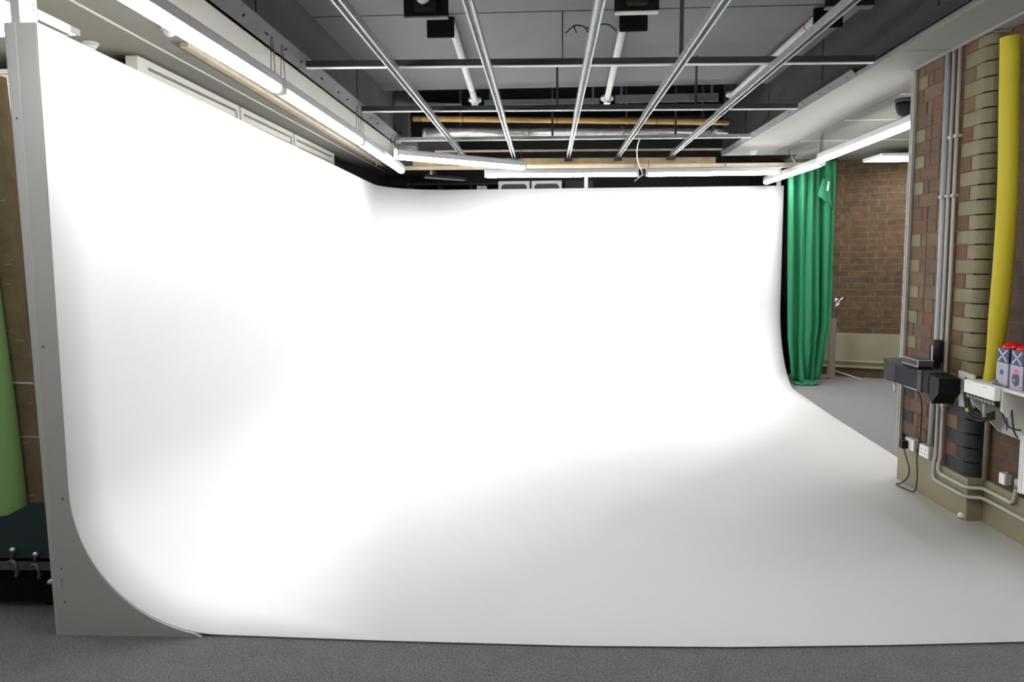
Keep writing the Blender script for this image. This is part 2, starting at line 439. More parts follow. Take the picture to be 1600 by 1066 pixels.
# brick pillar: every brick laid in one mesh
def pillar():
    b = B(); X, XB, Y0, Y1, R = 2.385, 2.62, 4.10, 4.855, 0.06
    ch = 0.0825; j = 0.004
    b.box(X+0.006, XB, Y0+0.066, 4.884, 0.25, CZ, 0)          # mortar core
    b.box(X+0.066, XB, Y0+0.008, Y0+0.07, 0.25, CZ, 0)
    n = int((CZ-0.25)/ch)+1
    for k in range(n):
        z0, z1 = 0.25+k*ch+j, min(0.25+(k+1)*ch-j, CZ-0.001)
        if z1-z0 < 0.01: continue
        long_ = (k % 2 == 0)
        slate = z1 < 0.69
        cm = 5 if slate else 1
        # bullnosed corner brick
        yl = Y0+(0.235 if long_ else 0.125)
        pts = [(X, yl-j, z0), (X, Y0+R, z0)]
        for a in range(1, 7):
            t = a/6*math.pi/2; pts.append((X+R*(1-math.cos(t)), Y0+R*(1-math.sin(t)), z0))
        pts += [(XB-0.002, Y0, z0), (XB-0.002, Y0+0.10, z0), (X+0.10, Y0+0.10, z0), (X+0.10, yl-j, z0)]
        b.prism(pts, (0, 0, z1-z0), cm)
        # middle bricks
        y = yl
        end = Y1-0.118 if long_ else Y1
        seq = [0.11, 0.225, 0.11, 0.225, 0.225] if random.random() < .5 else [0.225, 0.11, 0.225, 0.11, 0.225]
        for L in seq:
            if y >= end-0.03: break
            ye = min(y+L, end)
            if end-ye < 0.04: ye = end
            b.box(X+random.random()*0.002, X+0.1, y+j, ye-j, z0, z1, random.choice([2, 2, 3, 4]))
            y = ye
        if long_:
            b.box(X, X+0.1, Y1-0.118+j, Y1, z0, z1, cm if not (slate is False and random.random() < .05) else 2)
    return struct('wall_pillar', b, ['mortar', 'brick_cream', 'brick_brown', 'brick_red', 'brick_tan', 'brick_slate'])
pillar()
# white angle trim on the far corner of the pillar
b = B(); b.box(2.366, 2.384, 4.865, 4.895, 0.25, CZ); b.box(2.362, 2.374, 4.885, 4.897, 0.25, CZ)
for k in range(26): b.lathe((2.362, 4.885, 0.35+k*0.09), [(0.003, 0), (0.003, 0.002), (0, 0.002)], (-1, 0, 0), 6, 1)
struct('trim_9', b, ['conduit', 'seam_dark'])
# pale bead where the ceiling meets the pillar
b = B(); b.box(2.355, 2.372, -1, 4.9, CZ-0.012, CZ); b.box(2.372, 2.47, 4.075, 4.09, CZ-0.012, CZ); struct('trim_10', b, 'ceiling_white_right')

# ================================================================== THE INFINITY COVE
H = 2.40
FY = 2.687
def xl(y): return -1.905 - (y-FY)*0.021       # slightly skewed left wing
YB = 9.17
XR = 2.93
def cove_paths():
    """plan path of the wall: (point, inward normal, floor radius)"""
    out = []
    RC = 0.80
    yc = YB-RC; n0 = Vector((1, 0.021, 0)).normalized()
    for k in range(25):
        y = FY + (yc-FY)*k/24; out.append((Vector((xl(y), y, 0)), n0.copy(), 0.60+0.14*max(0, k/24-0.3)/0.7))
    c = Vector((xl(yc)+RC, yc, 0))
    for k in range(1, 17):
        a = math.pi - k/16*math.pi/2
        d = Vector((math.cos(a), math.sin(a), 0)); out.append((c+d*RC, -d, 0.74))
    for k in range(1, 25):
        x = c.x + (XR-c.x)*k/24; out.append((Vector((x, YB, 0)), Vector((0, -1, 0)), 0.74+0.16*k/24))
    return out
path = cove_paths()
Z0 = 0.004
def prof(Rr, n=18):
    pts = [(0.0, H)]
    for z in (2.0, 1.6, 1.2): pts.append((0.0, z))
    for k in range(n+1):
        t = k/n*math.pi/2
        pts.append((Rr*(1-math.cos(t)), Z0 + Rr*(1-math.sin(t))))
    return pts
b = B(); rows = []
for i, (p, nrm, Rr) in enumerate(path):
    row = []
    for d, z in prof(Rr):
        q = p + nrm*d
        if i > 40:       # the right edge leans in as it curves down to the floor
            f = (i-40)/24; q = q + Vector((-0.11*f*min(1, d/0.9)**1.3, 0, 0))
        row.append((q.x, q.y, z))
    rows.append(row)
vs = b.grid(rows)
ring = [r[-1] for r in vs]
rim = [tuple(r[-1].co) for r in vs]
# floor sheet
outer = [(2.70, 6.8), (2.625, 5.43), (2.60, 4.9), (2.55, 4.5), (2.56, 4.0), (2.57, 3.5), (2.58, 2.81), (1.85, 2.76), (1.3, 2.715), (0.7, 2.68), (0.108, 2.668), (-0.65, 2.679)]
ov = [b.bm.verts.new((x, y, Z0)) for x, y in outer]
f = b.bm.faces.new(ring + ov); f.smooth = True
cove = thing('infinity_cove', 'large white curved infinity cove backdrop filling the middle of the studio', 'backdrop', (0.4, 6.0, 0))
surf = obj('cove_surface', b, 'cove_white', cove, recalc=True)
# thickness of the skin, away from the studio side
m = surf.modifiers.new('skin', 'SOLIDIFY'); m.thickness = 0.003; m.offset = -1
# side panel with the quarter-circle cut-out
def side_panel():
    pts = [(-1.990, FY, 0.0), (-1.395, FY, 0.0)]
    R = 0.60; cx = xl(FY)+R
    for k in range(0, 25):
        t = k/24*math.pi/2
        pts.append((cx-R*math.sin(t), FY, 0.0037+R*(1-math.cos(t)))) if R*math.sin(t) > 0.1 else None
    pts += [(xl(FY)-0.003, FY, H), (-1.99, FY, H), (-1.99, FY, 0)][:2]
    b = B()
    a = [(x-0.0, y-0.001, z) for x, y, z in pts]
    b.prism(a, (0, 0.018, 0))
    return b
obj('side_panel', side_panel(), 'panel_white', cove, label='off-white plywood end panel with a quarter-round cut-out')
b = B()
b.prism([(-1.995, FY-0.003, 0), (-1.983, FY-0.003, 0), (-1.986, FY-0.003, H+0.002), (-2.026, FY-0.003, H+0.002)], (0, 0.020, 0))
b.prism([(-1.997, FY, 0), (-1.986, FY, 0), (-2.016, FY, H), (-2.032, FY, H)], (0, 0.05, 0)); b.prism([(-2.030, FY+0.05, 0), (-2.012, FY+0.05, 0), (-2.132, 8.37, 0), (-2.15, 8.37, 0)], (0, 0, H))
obj('outer_board', b, 'panel_batten', cove)
b = B()
for x, z in ((-1.955, 0.28), (-1.95, 0.14), (-2.005, 2.05), (-1.965, 1.18), (-1.93, 0.57)):
    b.lathe((x, FY-0.001, z), [(0.004, 0), (0.004, 0.002), (0, 0.002)], (0, -1, 0), 8)
b.box(-1.958, -1.956, FY-0.0018, FY-0.001, 0.20, 0.24)
obj('screw_marks', b, 'mark_dark', cove)
# framing rails on the outside of the cove, behind the back skin
b = B()
for x in (-1.2, 0.0, 1.2, 2.3): b.box(x, x+0.04, YB+0.005, YB+0.025, 0, 2.36)
b.box(-1.1, 2.85, YB+0.005, YB+0.025, 2.30, 2.36)
obj('rear_frame', b, 'timber_pale', cove)

# white post and rail above the panel end of the cove
t = thing('white_post', 'white post standing behind the near top corner of the cove, under the ceiling', 'post', (-1.99, 2.75, H))
b = B(); b.prism([(-2.012, 2.70, H+0.001), (-1.978, 2.70, H+0.001), (-1.975, 2.795, H+0.001), (-2.012, 2.795, H+0.001)], (0, 0, CZ-H-0.002))
obj('upright', b, 'panel_batten', t)
b = B()
for z in (2.475, 2.497): b.lathe((-1.975, 2.775, z), [(0.002, 0), (0.002, 0.0015), (0, 0.0015)], (1, 0, 0), 8)
obj('screw', b, 'mark_dark', t)
b = B(); b.box(-2.0, -1.975, 2.797, 2.99, 2.447, 2.487)
tag(obj('white_rail', b, 'panel_batten'), 'short white horizontal board leading back from the white post, above the left wing', 'board')

# ================================================================== LAMPS
def batten_light(p, q, label, group='fluorescent batten lights', wires=(), wire_top=CZ, capcol='white_paint'):
    """housing with a lit tube slung below, from p to q (centre of the diffuser)"""
    p, q = Vector(p), Vector(q); d = (q-p).normalized(); up = Vector((0, 0, 1)); sd = d.cross(up).normalized()
    t = thing('batten_light', label, 'light', tuple((p+q)/2), group)
    b = B()
    def sect(c): return [c + sd*x + up*z for x, z in ((-0.034, 0.012), (0.034, 0.012), (0.030, 0.055), (0.018, 0.068), (-0.018, 0.068), (-0.030, 0.055))]
    b.prism(sect(p), q-p); obj('housing', b, 'housing', t)
    b = B(); e = d*0.025
    def s2(c): return [c + sd*x + up*z for x, z in ((-0.031, 0.012), (-0.031, -0.006), (-0.022, -0.020), (0, -0.026), (0.022, -0.020), (0.031, -0.006), (0.031, 0.012))]
    b.prism(s2(p+e), q-p-2*e); obj('tube', b, 'tube_lit', t, label='lit white diffuser')
    for c in (p, q-d*0.024):
        b = B(); b.prism([v for v in [c + sd*x + up*z for x, z in ((-0.033, 0.014), (-0.033, -0.008), (-0.023, -0.022), (0, -0.028), (0.023, -0.022), (0.033, -0.008), (0.033, 0.014))]], d*0.024)
        obj('end_cap', b, 'white_paint', t)
    for f in wires:
        c = p + (q-p)*f + up*0.066
        for s in (-1, 1):
            b = B(); b.tube([c + sd*0.012*s, c + sd*0.004*s + up*(wire_top-c.z)], 0.0022, 6); obj('hanging_wire', b, 'grey_plastic', t)
    return t
LT = 2.45
batten_light((-1.545, 0.30, LT), (-1.53, 2.12, LT), 'added batten light extending the left run, unseen, brightening the front', wires=(0.1, 0.9))  # unseen lamp added to the run to light the front of the cove
batten_light((0.30, 2.72, 2.605), (1.95, 2.72, 2.605), 'added batten light across the studs, out of the frame, brightening the front floor', wires=(0.05, 0.95), wire_top=RZ)  # unseen fill lamp, added to lift the front floor
batten_light((0.30, 1.55, 2.60), (1.95, 1.55, 2.60), 'second added batten light nearer the camera, out of the frame, brightening the floor', wires=(0.05, 0.95), wire_top=RZ)  # second unseen fill lamp for the front floor
batten_light((4.3, 5.1, 2.60), (4.3, 6.9, 2.60), 'added batten light hidden behind the pillar, brightening the side room', wires=(0.05, 0.95))  # unseen lamp added to brighten the far carpet
batten_light((-1.50, 2.16, LT), (-1.478, 3.98, LT), 'lit batten light over the left wing, cut off by the top of the frame', wires=(0.1, 0.97))
batten_light((-1.478, 4.02, LT), (-1.484, 5.74, LT), 'lit batten light in the middle of the long left run', wires=(0.03, 0.97))
batten_light((-1.486, 5.78, LT), (-1.53, 7.62, LT), 'far lit batten light of the left run, ending at the back corner of the cove', wires=(0.03, 0.7))
batten_light((-1.376, 6.59, LT+0.003), (-0.227, 7.48, LT), 'short lit batten light hung diagonally in the far left corner', wires=(0.02, 0.97), wire_top=2.66)
batten_light((-0.695, 8.10, 2.450), (1.014, 8.17, 2.450), 'left of the two lit batten lights under the timber rail at the back', wires=(0.02, 0.98), wire_top=2.60)
batten_light((1.10, 8.17, 2.448), (2.55, 8.17, 2.448), 'right of the two lit batten lights under the timber rail at the back', wires=(0.02, 0.6), wire_top=2.60)
batten_light((2.655, 8.98, 2.424), (2.745, 7.42, 2.444), 'lit batten light crossing in front of the top of the green curtain', wires=(0.45, 0.97))
batten_light((2.655, 7.24, 2.45), (2.59, 4.98, 2.45), 'lit batten light on the right, running from the green curtain towards the pillar', wires=(0.02, 1.0))

def ceiling_panel(x0, x1, y0, y1, z, label, div=None, th=0.03):
    t = thing('panel_light', label, 'light', ((x0+x1)/2, (y0+y1)/2, z))
    b = B(); w_ = 0.012
    b.box(x0, x1, y0, y0+w_, z-th, z); b.box(x0, x1, y1-w_, y1, z-th, z); b.box(x0, x0+w_, y0+w_, y1-w_, z-th, z); b.box(x1-w_, x1, y0+w_, y1-w_, z-th, z)
    if div: b.box(div-0.006, div+0.006, y0+w_, y1-w_, z-th-0.001, z)
    b.box(x0+w_, x1-w_, y0+w_, y1-w_, z-0.006, z)
    obj('frame', b, 'housing' if div else 'white_paint', t)
    b = B()
    if div:
        b.box(x0+w_, div-0.006, y0+w_, y1-w_, z-th+0.004, z-0.006); b.box(div+0.006, x1-w_, y0+w_, y1-w_, z-th+0.004, z-0.006)
    else: b.box(x0+w_, x1-w_, y0+w_, y1-w_, z-th-0.004, z-0.006)
    obj('diffuser', b, 'panel_lit', t)
    return t
t = ceiling_panel(3.66, 4.75, 8.18, 8.66, 2.64, 'lit flat panel light over the far brick wall, right of the green curtain')
for x in (3.75, 4.6):
    b = B(); b.tube([(x, 8.4, 2.64), (x, 8.4, CZ)], 0.004, 6); obj('hanging_rod', b, 'conduit', t)
ceiling_panel(-3.45, -2.42, 2.7, 3.74, CZ, 'bright ceiling panel light at the top left corner, behind the post', div=-2.50)
# unlit tube far behind the cove
t = thing('batten_light', 'unlit thin tube light hanging in the dark space behind the cove', 'light', (-1.4, 10.0, 2.64))
b = B(); b.beam((-1.66, 9.78, 2.655), (-1.15, 10.22, 2.655), 0.05, 0.03); obj('housing', b, 'dark_grey', t)
b = B(); b.tube([(-1.655, 9.785, 2.63), (-1.155, 10.215, 2.63)], 0.013, 10); obj('tube', b, 'tube_off', t, label='unlit tube')
for f in (0.1, 0.9):
    x, y = -1.66+0.51*f, 9.78+0.44*f
    b = B(); b.tube([(x, y, 2.67), (x, y, 3.62)], 0.003, 6); obj('hanging_wire', b, 'dark_grey', t)

# smoke detectors
def detector(x, y, z, label, s=1.0):
    t = thing('smoke_detector', label, 'smoke detector', (x, y, z), 'ceiling smoke detectors')
    b = B(); b.lathe((x, y, z), [(0.052*s, 0), (0.052*s, -0.012*s), (0.046*s, -0.016*s)]); obj('base', b, 'white_paint', t)
    b = B(); b.lathe((x, y, z-0.016*s), [(0.040*s, 0), (0.040*s, -0.010*s), (0.028*s, -0.026*s), (0.016*s, -0.034*s), (0, -0.036*s)]); obj('sensor_head', b, 'white_paint', t)
    return t
detector(2.32, 8.35, CZ, 'small white smoke detector on the right-hand ceiling near the curtain', 0.9)
detector(-1.95, 3.75, CZ, 'white smoke detector beside the long left run of lights', 0.8)
detector(-2.50, 3.95, CZ, 'white detector just above the top edge of the left wing', 0.8)
# dome camera
t = thing('dome_camera', 'black half-dome security camera on the ceiling beside the pillar', 'camera', (2.745, 5.78, CZ))
b = B(); b.lathe((2.745, 5.78, CZ), [(0.072, 0), (0.072, -0.02), (0.068, -0.026)]); obj('mount', b, 'dark_grey', t)
b = B(); b.lathe((2.745, 5.78, CZ-0.026), [(0.066, 0), (0.066, -0.03), (0.060, -0.06), (0.044, -0.09), (0.022, -0.106), (0, -0.11)]); obj('dome', b, 'black_plastic', t)

# ================================================================== GALVANISED GRID IN THE RECESS
def stud(x, xe, label, ye=8.14):
    p, q = Vector((x, -0.6, 2.655)), Vector((xe, ye, 2.655))
    t = thing('ceiling_stud', label, 'metal stud', tuple((p+q)/2), 'galvanised studs across the ceiling grid')
    def seg(a, c, w_, dz):
        b = B(); d = (c-a)
        # C section, open side down
        hw = w_/2; z1 = dz+0.020; z0 = dz-0.020; k = 0.0025
        out = [(-hw, z0), (-hw+0.010, z0), (-hw+0.010, z0+k), (-hw+k, z0+k), (-hw+k, z1-k), (hw-k, z1-k), (hw-k, z0+k), (hw-0.010, z0+k), (hw-0.010, z0), (hw, z0), (hw, z1), (-hw, z1)]
        b.prism([a + Vector((u, 0, v)) for u, v in out], d)
        return b
    m_ = p + (q-p)*((5.97+0.6)/(ye+0.6))
    obj('channel', seg(p, m_, 0.044, 0), 'galvanised', t)
    obj('channel', seg(m_-Vector((0, 0.10, 0)), q, 0.039, -0.003), 'galvanised', t)
    b = B(); b.box(xe-0.05, xe+0.05, ye-0.045, ye+0.01, 2.628, 2.634); b.box(xe-0.045, xe+0.045, ye+0.02, ye+0.056, 2.598, 2.628); b.box(xe-0.012, xe+0.012, ye-0.03, ye+0.056, 2.622, 2.630)
    b.lathe((xe-0.035, ye-0.02, 2.628), [(0.010, 0), (0.010, -0.015), (0, -0.015)], (0, 0, 1), 6); b.lathe((xe+0.035, ye-0.02, 2.628), [(0.010, 0), (0.010, -0.015), (0, -0.015)], (0, 0, 1), 6)
    obj('clamp', b, 'bar_dark', t)
    return t
stud(-0.92, -0.915, 'leftmost galvanised ceiling stud, running diagonally past the left pipe', 8.05)
stud(-0.335, -0.365, 'second galvanised ceiling stud from the left', 8.14)
stud(0.238, 0.238, 'middle galvanised ceiling stud with a tag of black cable', 8.14)
stud(0.793, 0.790, 'fourth galvanised ceiling stud from the left', 8.14)
stud(1.365, 1.370, 'rightmost galvanised ceiling stud, beside the right-hand pipe', 8.14)
def crossbar(y0, y1, zl, zr, label, mt='bar_dark', h=0.038):
    t = thing('cross_bar', label, 'metal bar', (0.22, y0, 2.7), 'steel bars across the recess')
    xL, xR = RL+0.055, RR-0.055
    b = B(); b.prism([(xL, y0, zl), (xR, y1, zr), (xR, y1, zr+h), (xL, y0, zl+h)], (0, 0.03, 0)); obj('web', b, mt, t)
    b = B(); b.prism([(xL, y0-0.006, zl-0.006), (xR, y1-0.006, zr-0.006), (xR, y1-0.006, zr-0.0005), (xL, y0-0.006, zl-0.0005)], (0, 0.04, 0)); obj('lip', b, 'bar_lip', t, label='bright lower lip')
    return t
crossbar(4.52, 4.60, 2.708, 2.690, 'nearest dark steel bar across the ceiling recess')
crossbar(5.86, 5.95, 2.712, 2.692, 'middle dark steel bar across the ceiling recess')
crossbar(7.22, 7.26, 2.700, 2.688, 'farthest and brightest steel bar across the ceiling recess', 'galvanised', 0.03)
def hanger(x, y, z0, z1, label, r=0.011):
    b = B(); b.box(x-r, x+r, y-0.004, y+0.004, z0, z1)
    b.box(x-r, x+r, y-0.02, y+0.02, z1-0.004, z1)
    return tag(obj('hanger_strap', b, 'bar_dark'), label, 'strap', 'black straps holding the bars')
hanger(0.835, 4.64, 2.735, RZ, 'black vertical strap above the nearest cross bar', 0.013)
hanger(1.20, 5.99, 2.73, RZ, 'black strap holding the middle cross bar, right side', 0.009)
hanger(0.085, 5.99, 2.74, RZ, 'black strap holding the middle cross bar, near the centre stud', 0.009)
hanger(0.055, 7.29, 2.72, 3.60, 'black strap holding the farthest cross bar near the middle', 0.010)
hanger(1.27, 7.31, 2.72, 3.60, 'black strap holding the farthest cross bar, right of centre', 0.010)
hanger(1.95, 7.31, 2.71, 3.60, 'thin strap at the right end of the farthest cross bar', 0.006)

# black plates with a round reflector, and smaller black boxes, under the dark ceiling
def black_plate(x0, x1, label, edge):
    t = thing('reflector_plate', label, 'ceiling fitting', ((x0+x1)/2, 4.2, 2.885), 'black plates with a round reflector')
    b = B(); b.box(x0, x1, 4.2, 4.215, 2.888, RZ, 0, 0.002); obj('plate', b, 'void_black', t)
    b = B(); b.box(x0+0.004, x1-0.004, 4.193, 4.235, 2.878, 2.887); obj('lower_edge', b, edge, t, label='pale lower edge')
    cx = (x0+x1)/2
    b = B(); b.box(cx-0.065, cx+0.065, 4.17, 4.199, 2.905, 3.03, 0, 0.018); lb = obj('lamp_body', b, 'black_plastic', t)
    b = B(); b.lathe((cx-0.01, 4.17, 2.985), [(0.042, 0), (0.040, 0.012), (0.030, 0.026), (0.012, 0.034), (0, 0.035)], (0, -1, 0), 20); obj('lens', b, 'lamp_glass', lb)
    return t
black_plate(-0.812, -0.557, 'left of the black plates cut by the top of the frame, holding a round lamp', 'recess_lip')
black_plate(0.381, 0.630, 'black plate with a pale lower edge, right of the middle stud at the frame top', 'offwhite_paint')
black_plate(1.543, 1.806, 'rightmost black plate, at the top of the frame behind the last stud', 'recess_lip')
def black_box(x0, x1, z0, label):
    b = B(); b.box(x0, x1, 4.92, 4.945, z0, RZ, 0, 0.002)
    return tag(obj('black_box', b, 'void_black'), label, 'box', 'small black boxes at the near ends of the pipes')
black_box(-0.798, -0.616, 2.99, 'small black box at the near end of the left white pipe')
black_box(0.480, 0.664, 3.002, 'small black box at the near end of the middle white pipe')
black_box(1.737, 1.921, 2.998, 'small black box at the near end of the right-hand pipe')

def ceiling_pipe(x0, y0, x1, y1, label, ring=0.85, z=3.065):
    t = thing('white_pipe', label, 'pipe', ((x0+x1)/2, (y0+y1)/2, z), 'white pipes under the dark ceiling')
    p, q = Vector((x0, y0, z+0.03)), Vector((x1, y1, z-0.03))
    b = B(); b.tube([p, q], 0.027, 16); obj('pipe', b, 'pipe_white', t)
    m_ = p+(q-p)*(ring or 0.5); d = (q-p).normalized()
    if ring: b = B(); b.tube([m_-d*0.008, m_+d*0.008], 0.0285, 16); obj('red_ring', b, 'red_band', t, label='thin red ring')
    b = B(); b.lathe(q+Vector((0, 0.02, -0.02)), [(0.030, -0.03), (0.034, 0.0), (0.062, 0.01), (0.066, 0.03), (0.06, 0.045), (0, 0.045)], (0, 0.1, 1)); obj('flange', b, 'pipe_silver', t)
    b = B(); b.box(x1-0.02, x1+0.02, q.y-0.02, q.y+0.02, q.z+0.02, 3.60 if y1 > 6.95 else RZ); obj('support', b, 'dark_grey', t)
    return t
ceiling_pipe(-0.64, 4.955, -0.69, 7.02, 'white pipe with a red ring near its far end, left of centre', 0.82)
ceiling_pipe(0.52, 4.955, 0.575, 7.05, 'plain white pipe between the middle and fourth studs', None)
ceiling_pipe(1.80, 4.955, 1.745, 6.98, 'right-hand white pipe with a red ring close to its black box', 0.12)

# grey flaps and boards at the far end of the dark ceiling
b = B(); pts = []
rows = []
for k in range(17):
    f = k/16; x = -1.47 + f*0.66; z = 3.085 - 0.095*math.sin(f*1.45)**0.8 if k else 3.085
    h = 0.10*(1-f)**1.1+0.014
    rows.append([(x, 6.97+0.02*math.sin(f*5), z), (x, 6.99, z-h*0.0-h)])
b.grid(rows)
o = tag(obj('ceiling_flap', b, 'recess_lip'), 'loose grey sheet curling down at the far left end of the dark ceiling', 'sheet'); m = o.modifiers.new('t', 'SOLIDIFY'); m.thickness = 0.004
for x0, x1, z0, z1, l in ((-0.60, 0.50, 2.985, 3.035, 'grey board hanging at the end of the dark ceiling between the two middle pipes'), (0.65, 1.62, 2.985, 3.06, 'longer grey board hanging at the end of the dark ceiling, right of centre')):
    b = B(); b.box(x0, x1, 7.03, 7.042, z0, z1); b.box(x0+.05, x0+.07, 7.042, 7.06, z0, 3.60); b.box(x1-.07, x1-.05, 7.042, 7.06, z0, 3.60)
    tag(obj('ceiling_board', b, 'recess_lip'), l, 'board')
b = B(); b.box(-1.545, -1.40, 7.35, 7.5, 2.72, 3.58, 0, 0.004); b.box(-1.545, -1.33, 7.33, 7.52, 2.66, 2.715, 0, 0.004)
tag(obj('boxed_column', b, 'dark_grey'), 'dark boxed column in the far left corner of the ceiling recess', 'column')
# timber pole and silver pipe
t = thing('timber_pole', 'orange bamboo-like pole lying across the far end of the recess', 'pole', (0.2, 7.40, 2.88))
b = B(); b.tube([(-1.36, 7.40, 2.945), (1.82, 7.44, 2.865)], 0.029, 16); obj('pole', b, 'timber_orange', t)
for x in (-1.28, -1.12, -0.85, 0.1, 1.1):
    f = (x+1.36)/3.18
    b = B(); b.tube([(x-0.004, 7.40+0.04*f, 2.945-0.08*f), (x+0.004, 7.40+0.04*f, 2.945-0.08*f)], 0.0300, 16); obj('joint', b, 'dark_grey', t)
t = thing('silver_duct', 'long silver pipe below and behind the timber pole', 'pipe', (0.2, 7.65, 2.8))
b = B(); b.tube([(-1.30, 7.62, 2.845), (-0.2, 7.62, 2.832)], 0.052, 20); obj('pipe_length', b, 'pipe_silver', t)
b = B(); b.tube([(-0.2, 7.62, 2.832), (1.86, 7.66, 2.805)], 0.043, 20); obj('pipe_length', b, 'pipe_silver', t)
for x in (-1.28, -0.2, 0.78, 1.72):
    b = B(); b.tube([(x-0.02, 7.62, 2.845-0.012*(x+1.3)), (x+0.02, 7.62, 2.844-0.012*(x+1.3))], 0.055, 20); obj('collar', b, 'galvanised', t)
for x in (-0.9, 0.82, 1.6):
    b = B(); b.box(x-0.009, x+0.009, 7.59, 7.65, 2.87, 3.60); obj('strap', b, 'bar_dark', t)

# timber beams at the back
b = B(); b.prism([(-1.52, 8.20, 2.585), (1.87, 8.20, 2.567), (1.87, 8.20, 2.627), (-1.52, 8.20, 2.655)], (0, 0.05, 0)); 
t = tag(obj('timber_board', b, 'timber', origin=(0.2, 8.2, 2.58)), 'broad tan timber board the stud ends are clamped to, at the back of the recess', 'timber')
b = B(); b.prism([(-1.62, 8.253, 2.545), (2.96, 8.253, 2.508), (2.96, 8.253, 2.563), (-1.62, 8.253, 2.582)], (0, 0.05, 0))
tag(obj('timber_rail', b, 'timber_pale', origin=(0.2, 8.24, 2.5)), 'long pale timber rail below the tan board, reaching the green curtain', 'timber')
b = B(); b.beam((-1.25, 8.12, 2.722), (1.92, 8.12, 2.70), 0.02, 0.020)
tag(obj('thin_batten', b, 'timber_pale'), 'thin pale batten just above the tan timber board', 'timber')
b = B(); b.beam((-1.99, 3.98, CZ-0.014), (-2.05, 9.0, CZ-0.014), 0.045, 0.026)
tag(obj('ceiling_batten', b, 'timber_pale'), 'long cream timber batten on the left ceiling beside the lights', 'timber')
b = B(); b.beam((-1.50, 7.32, 2.70), (-1.40, 8.12, 2.69), 0.05, 0.03)
tag(obj('timber_offcut', b, 'timber'), 'short pale timber piece at the far end of the left recess edge', 'timber')
b = B(); b.box(-1.9, -1.0, 8.29, 8.32, 2.60, CZ+0.2); 
tag(obj('dark_board', b, 'dark_grey'), 'dark board behind the left end of the timber beams', 'board')
# hooks under the rail
for x, l in ((-1.32, 'small white ring hook under the left end of the timber rail'), (-1.55, 'tiny hook at the end of the cream ceiling batten')):
    b = B(); y = 8.26 if x > -1.5 else 8.3
    if x > -1.5:
        b.tube([(x, y, 2.543), (x, y, 2.515)], 0.003, 6)
        b.tube([(x+0.013*math.sin(a*0.5), y, 2.502+0.013*math.cos(a*0.5)) for a in range(13)], 0.003, 6)
    else:
        b.tube([(-2.03, 8.6, CZ-0.027), (-2.03, 8.6, CZ-0.06), (-2.02, 8.58, CZ-0.075), (-2.01, 8.57, CZ-0.06)], 0.004, 6)
    tag(obj('ring_hook' if x > -1.5 else 'hook', b, 'white_paint'), l, 'hook')

# white uprights behind the back wall of the cove
for x, l in ((0.47, 'thin white upright behind the middle of the back wall, under the timber rail'), (2.86, 'thin white upright behind the right end of the back wall')):
    b = B(); b.box(x, x+0.045, 9.20, 9.24, 0, 2.66)
    tag(obj('white_upright', b, 'white_paint'), l, 'post', 'white uprights behind the cove')
b = B(); rows = []  # black sheet added so the gap beside the cove stays dark like shade
for j in range(2):
    rows.append([(2.55+0.6*i/40, 9.33+0.02*math.sin(i*1.1), 0.02 if j else 2.72) for i in range(41)])
b.grid(rows)
o = tag(obj('gap_shade_drape', b, 'void_black'), 'black drape added to darken the gap between the cove and the green curtain', 'drape'); m = o.modifiers.new('t', 'SOLIDIFY'); m.thickness = 0.003
def framed_panel(x0, x1, y, label, group):
    t = thing('framed_panel', label, 'panel', ((x0+x1)/2, y, 0), group)
    zt = 2.525; fw = 0.036
    b = B()
    b.box(x0, x1, y, y+0.03, zt-fw, zt); b.box(x0, x0+fw, y, y+0.03, 0, zt-fw); b.box(x1-fw, x1, y, y+0.03, 0, zt-fw)
    c = 0.03
    b.prism([(x0+fw, y, zt-fw), (x0+fw+c, y, zt-fw), (x0+fw, y, zt-fw-c)], (0, 0.03, 0)); b.prism([(x1-fw, y, zt-fw), (x1-fw, y, zt-fw-c), (x1-fw-c, y, zt-fw)], (0, 0.03, 0))
    b.box(x0+fw, x1-fw, y, y+0.03, 0.3, 0.34)
    obj('frame', b, 'white_paint', t)
    b = B(); b.box(x0+fw, x1-fw, y+0.012, y+0.022, 0.34, zt-fw); obj('panel', b, 'dark_grey', t)
framed_panel(-0.63, -0.225, 9.42, 'left of two dark panels in white frames standing behind the cove', 'white-framed dark panels')
framed_panel(-0.20, 0.19, 9.42, 'right of two dark panels in white frames standing behind the cove', 'white-framed dark panels')
b = B(); b.box(-0.93, -0.80, 9.60, 9.74, 0, 2.49, 0, 0.004); b.box(-0.868, -0.862, 9.598, 9.60, 0, 2.485, 1)
tag(obj('white_carton', b, ['label_white', 'grey_plastic']), 'tall narrow white carton whose top shows behind the cove, left of the framed panels', 'box')
b = B(); b.box(0.24, 0.62, 9.9, 10.15, 0, 2.58, 0, 0.01)
tag(obj('dark_cabinet', b, 'dark_grey'), 'dark tall cabinet behind the cove, right of the framed panels', 'cabinet')
# far dark shelving behind the cove left
t = thing('dark_shelving', 'dark shelving unit in the gloom behind the cove, left', 'shelving', (-1.2, 10.4, 0))
for x in (-2.0, -1.55, -1.1, -0.65):
    b = B(); b.box(x, x+0.03, 10.3, 10.7, 0, 2.62); obj('upright', b, 'dark_grey', t)
for z in (0.4, 1.2, 2.0, 2.58):
    b = B(); b.box(-1.97, -0.65, 10.3, 10.7, z, z+0.02); obj('shelf', b, 'dark_grey', t)

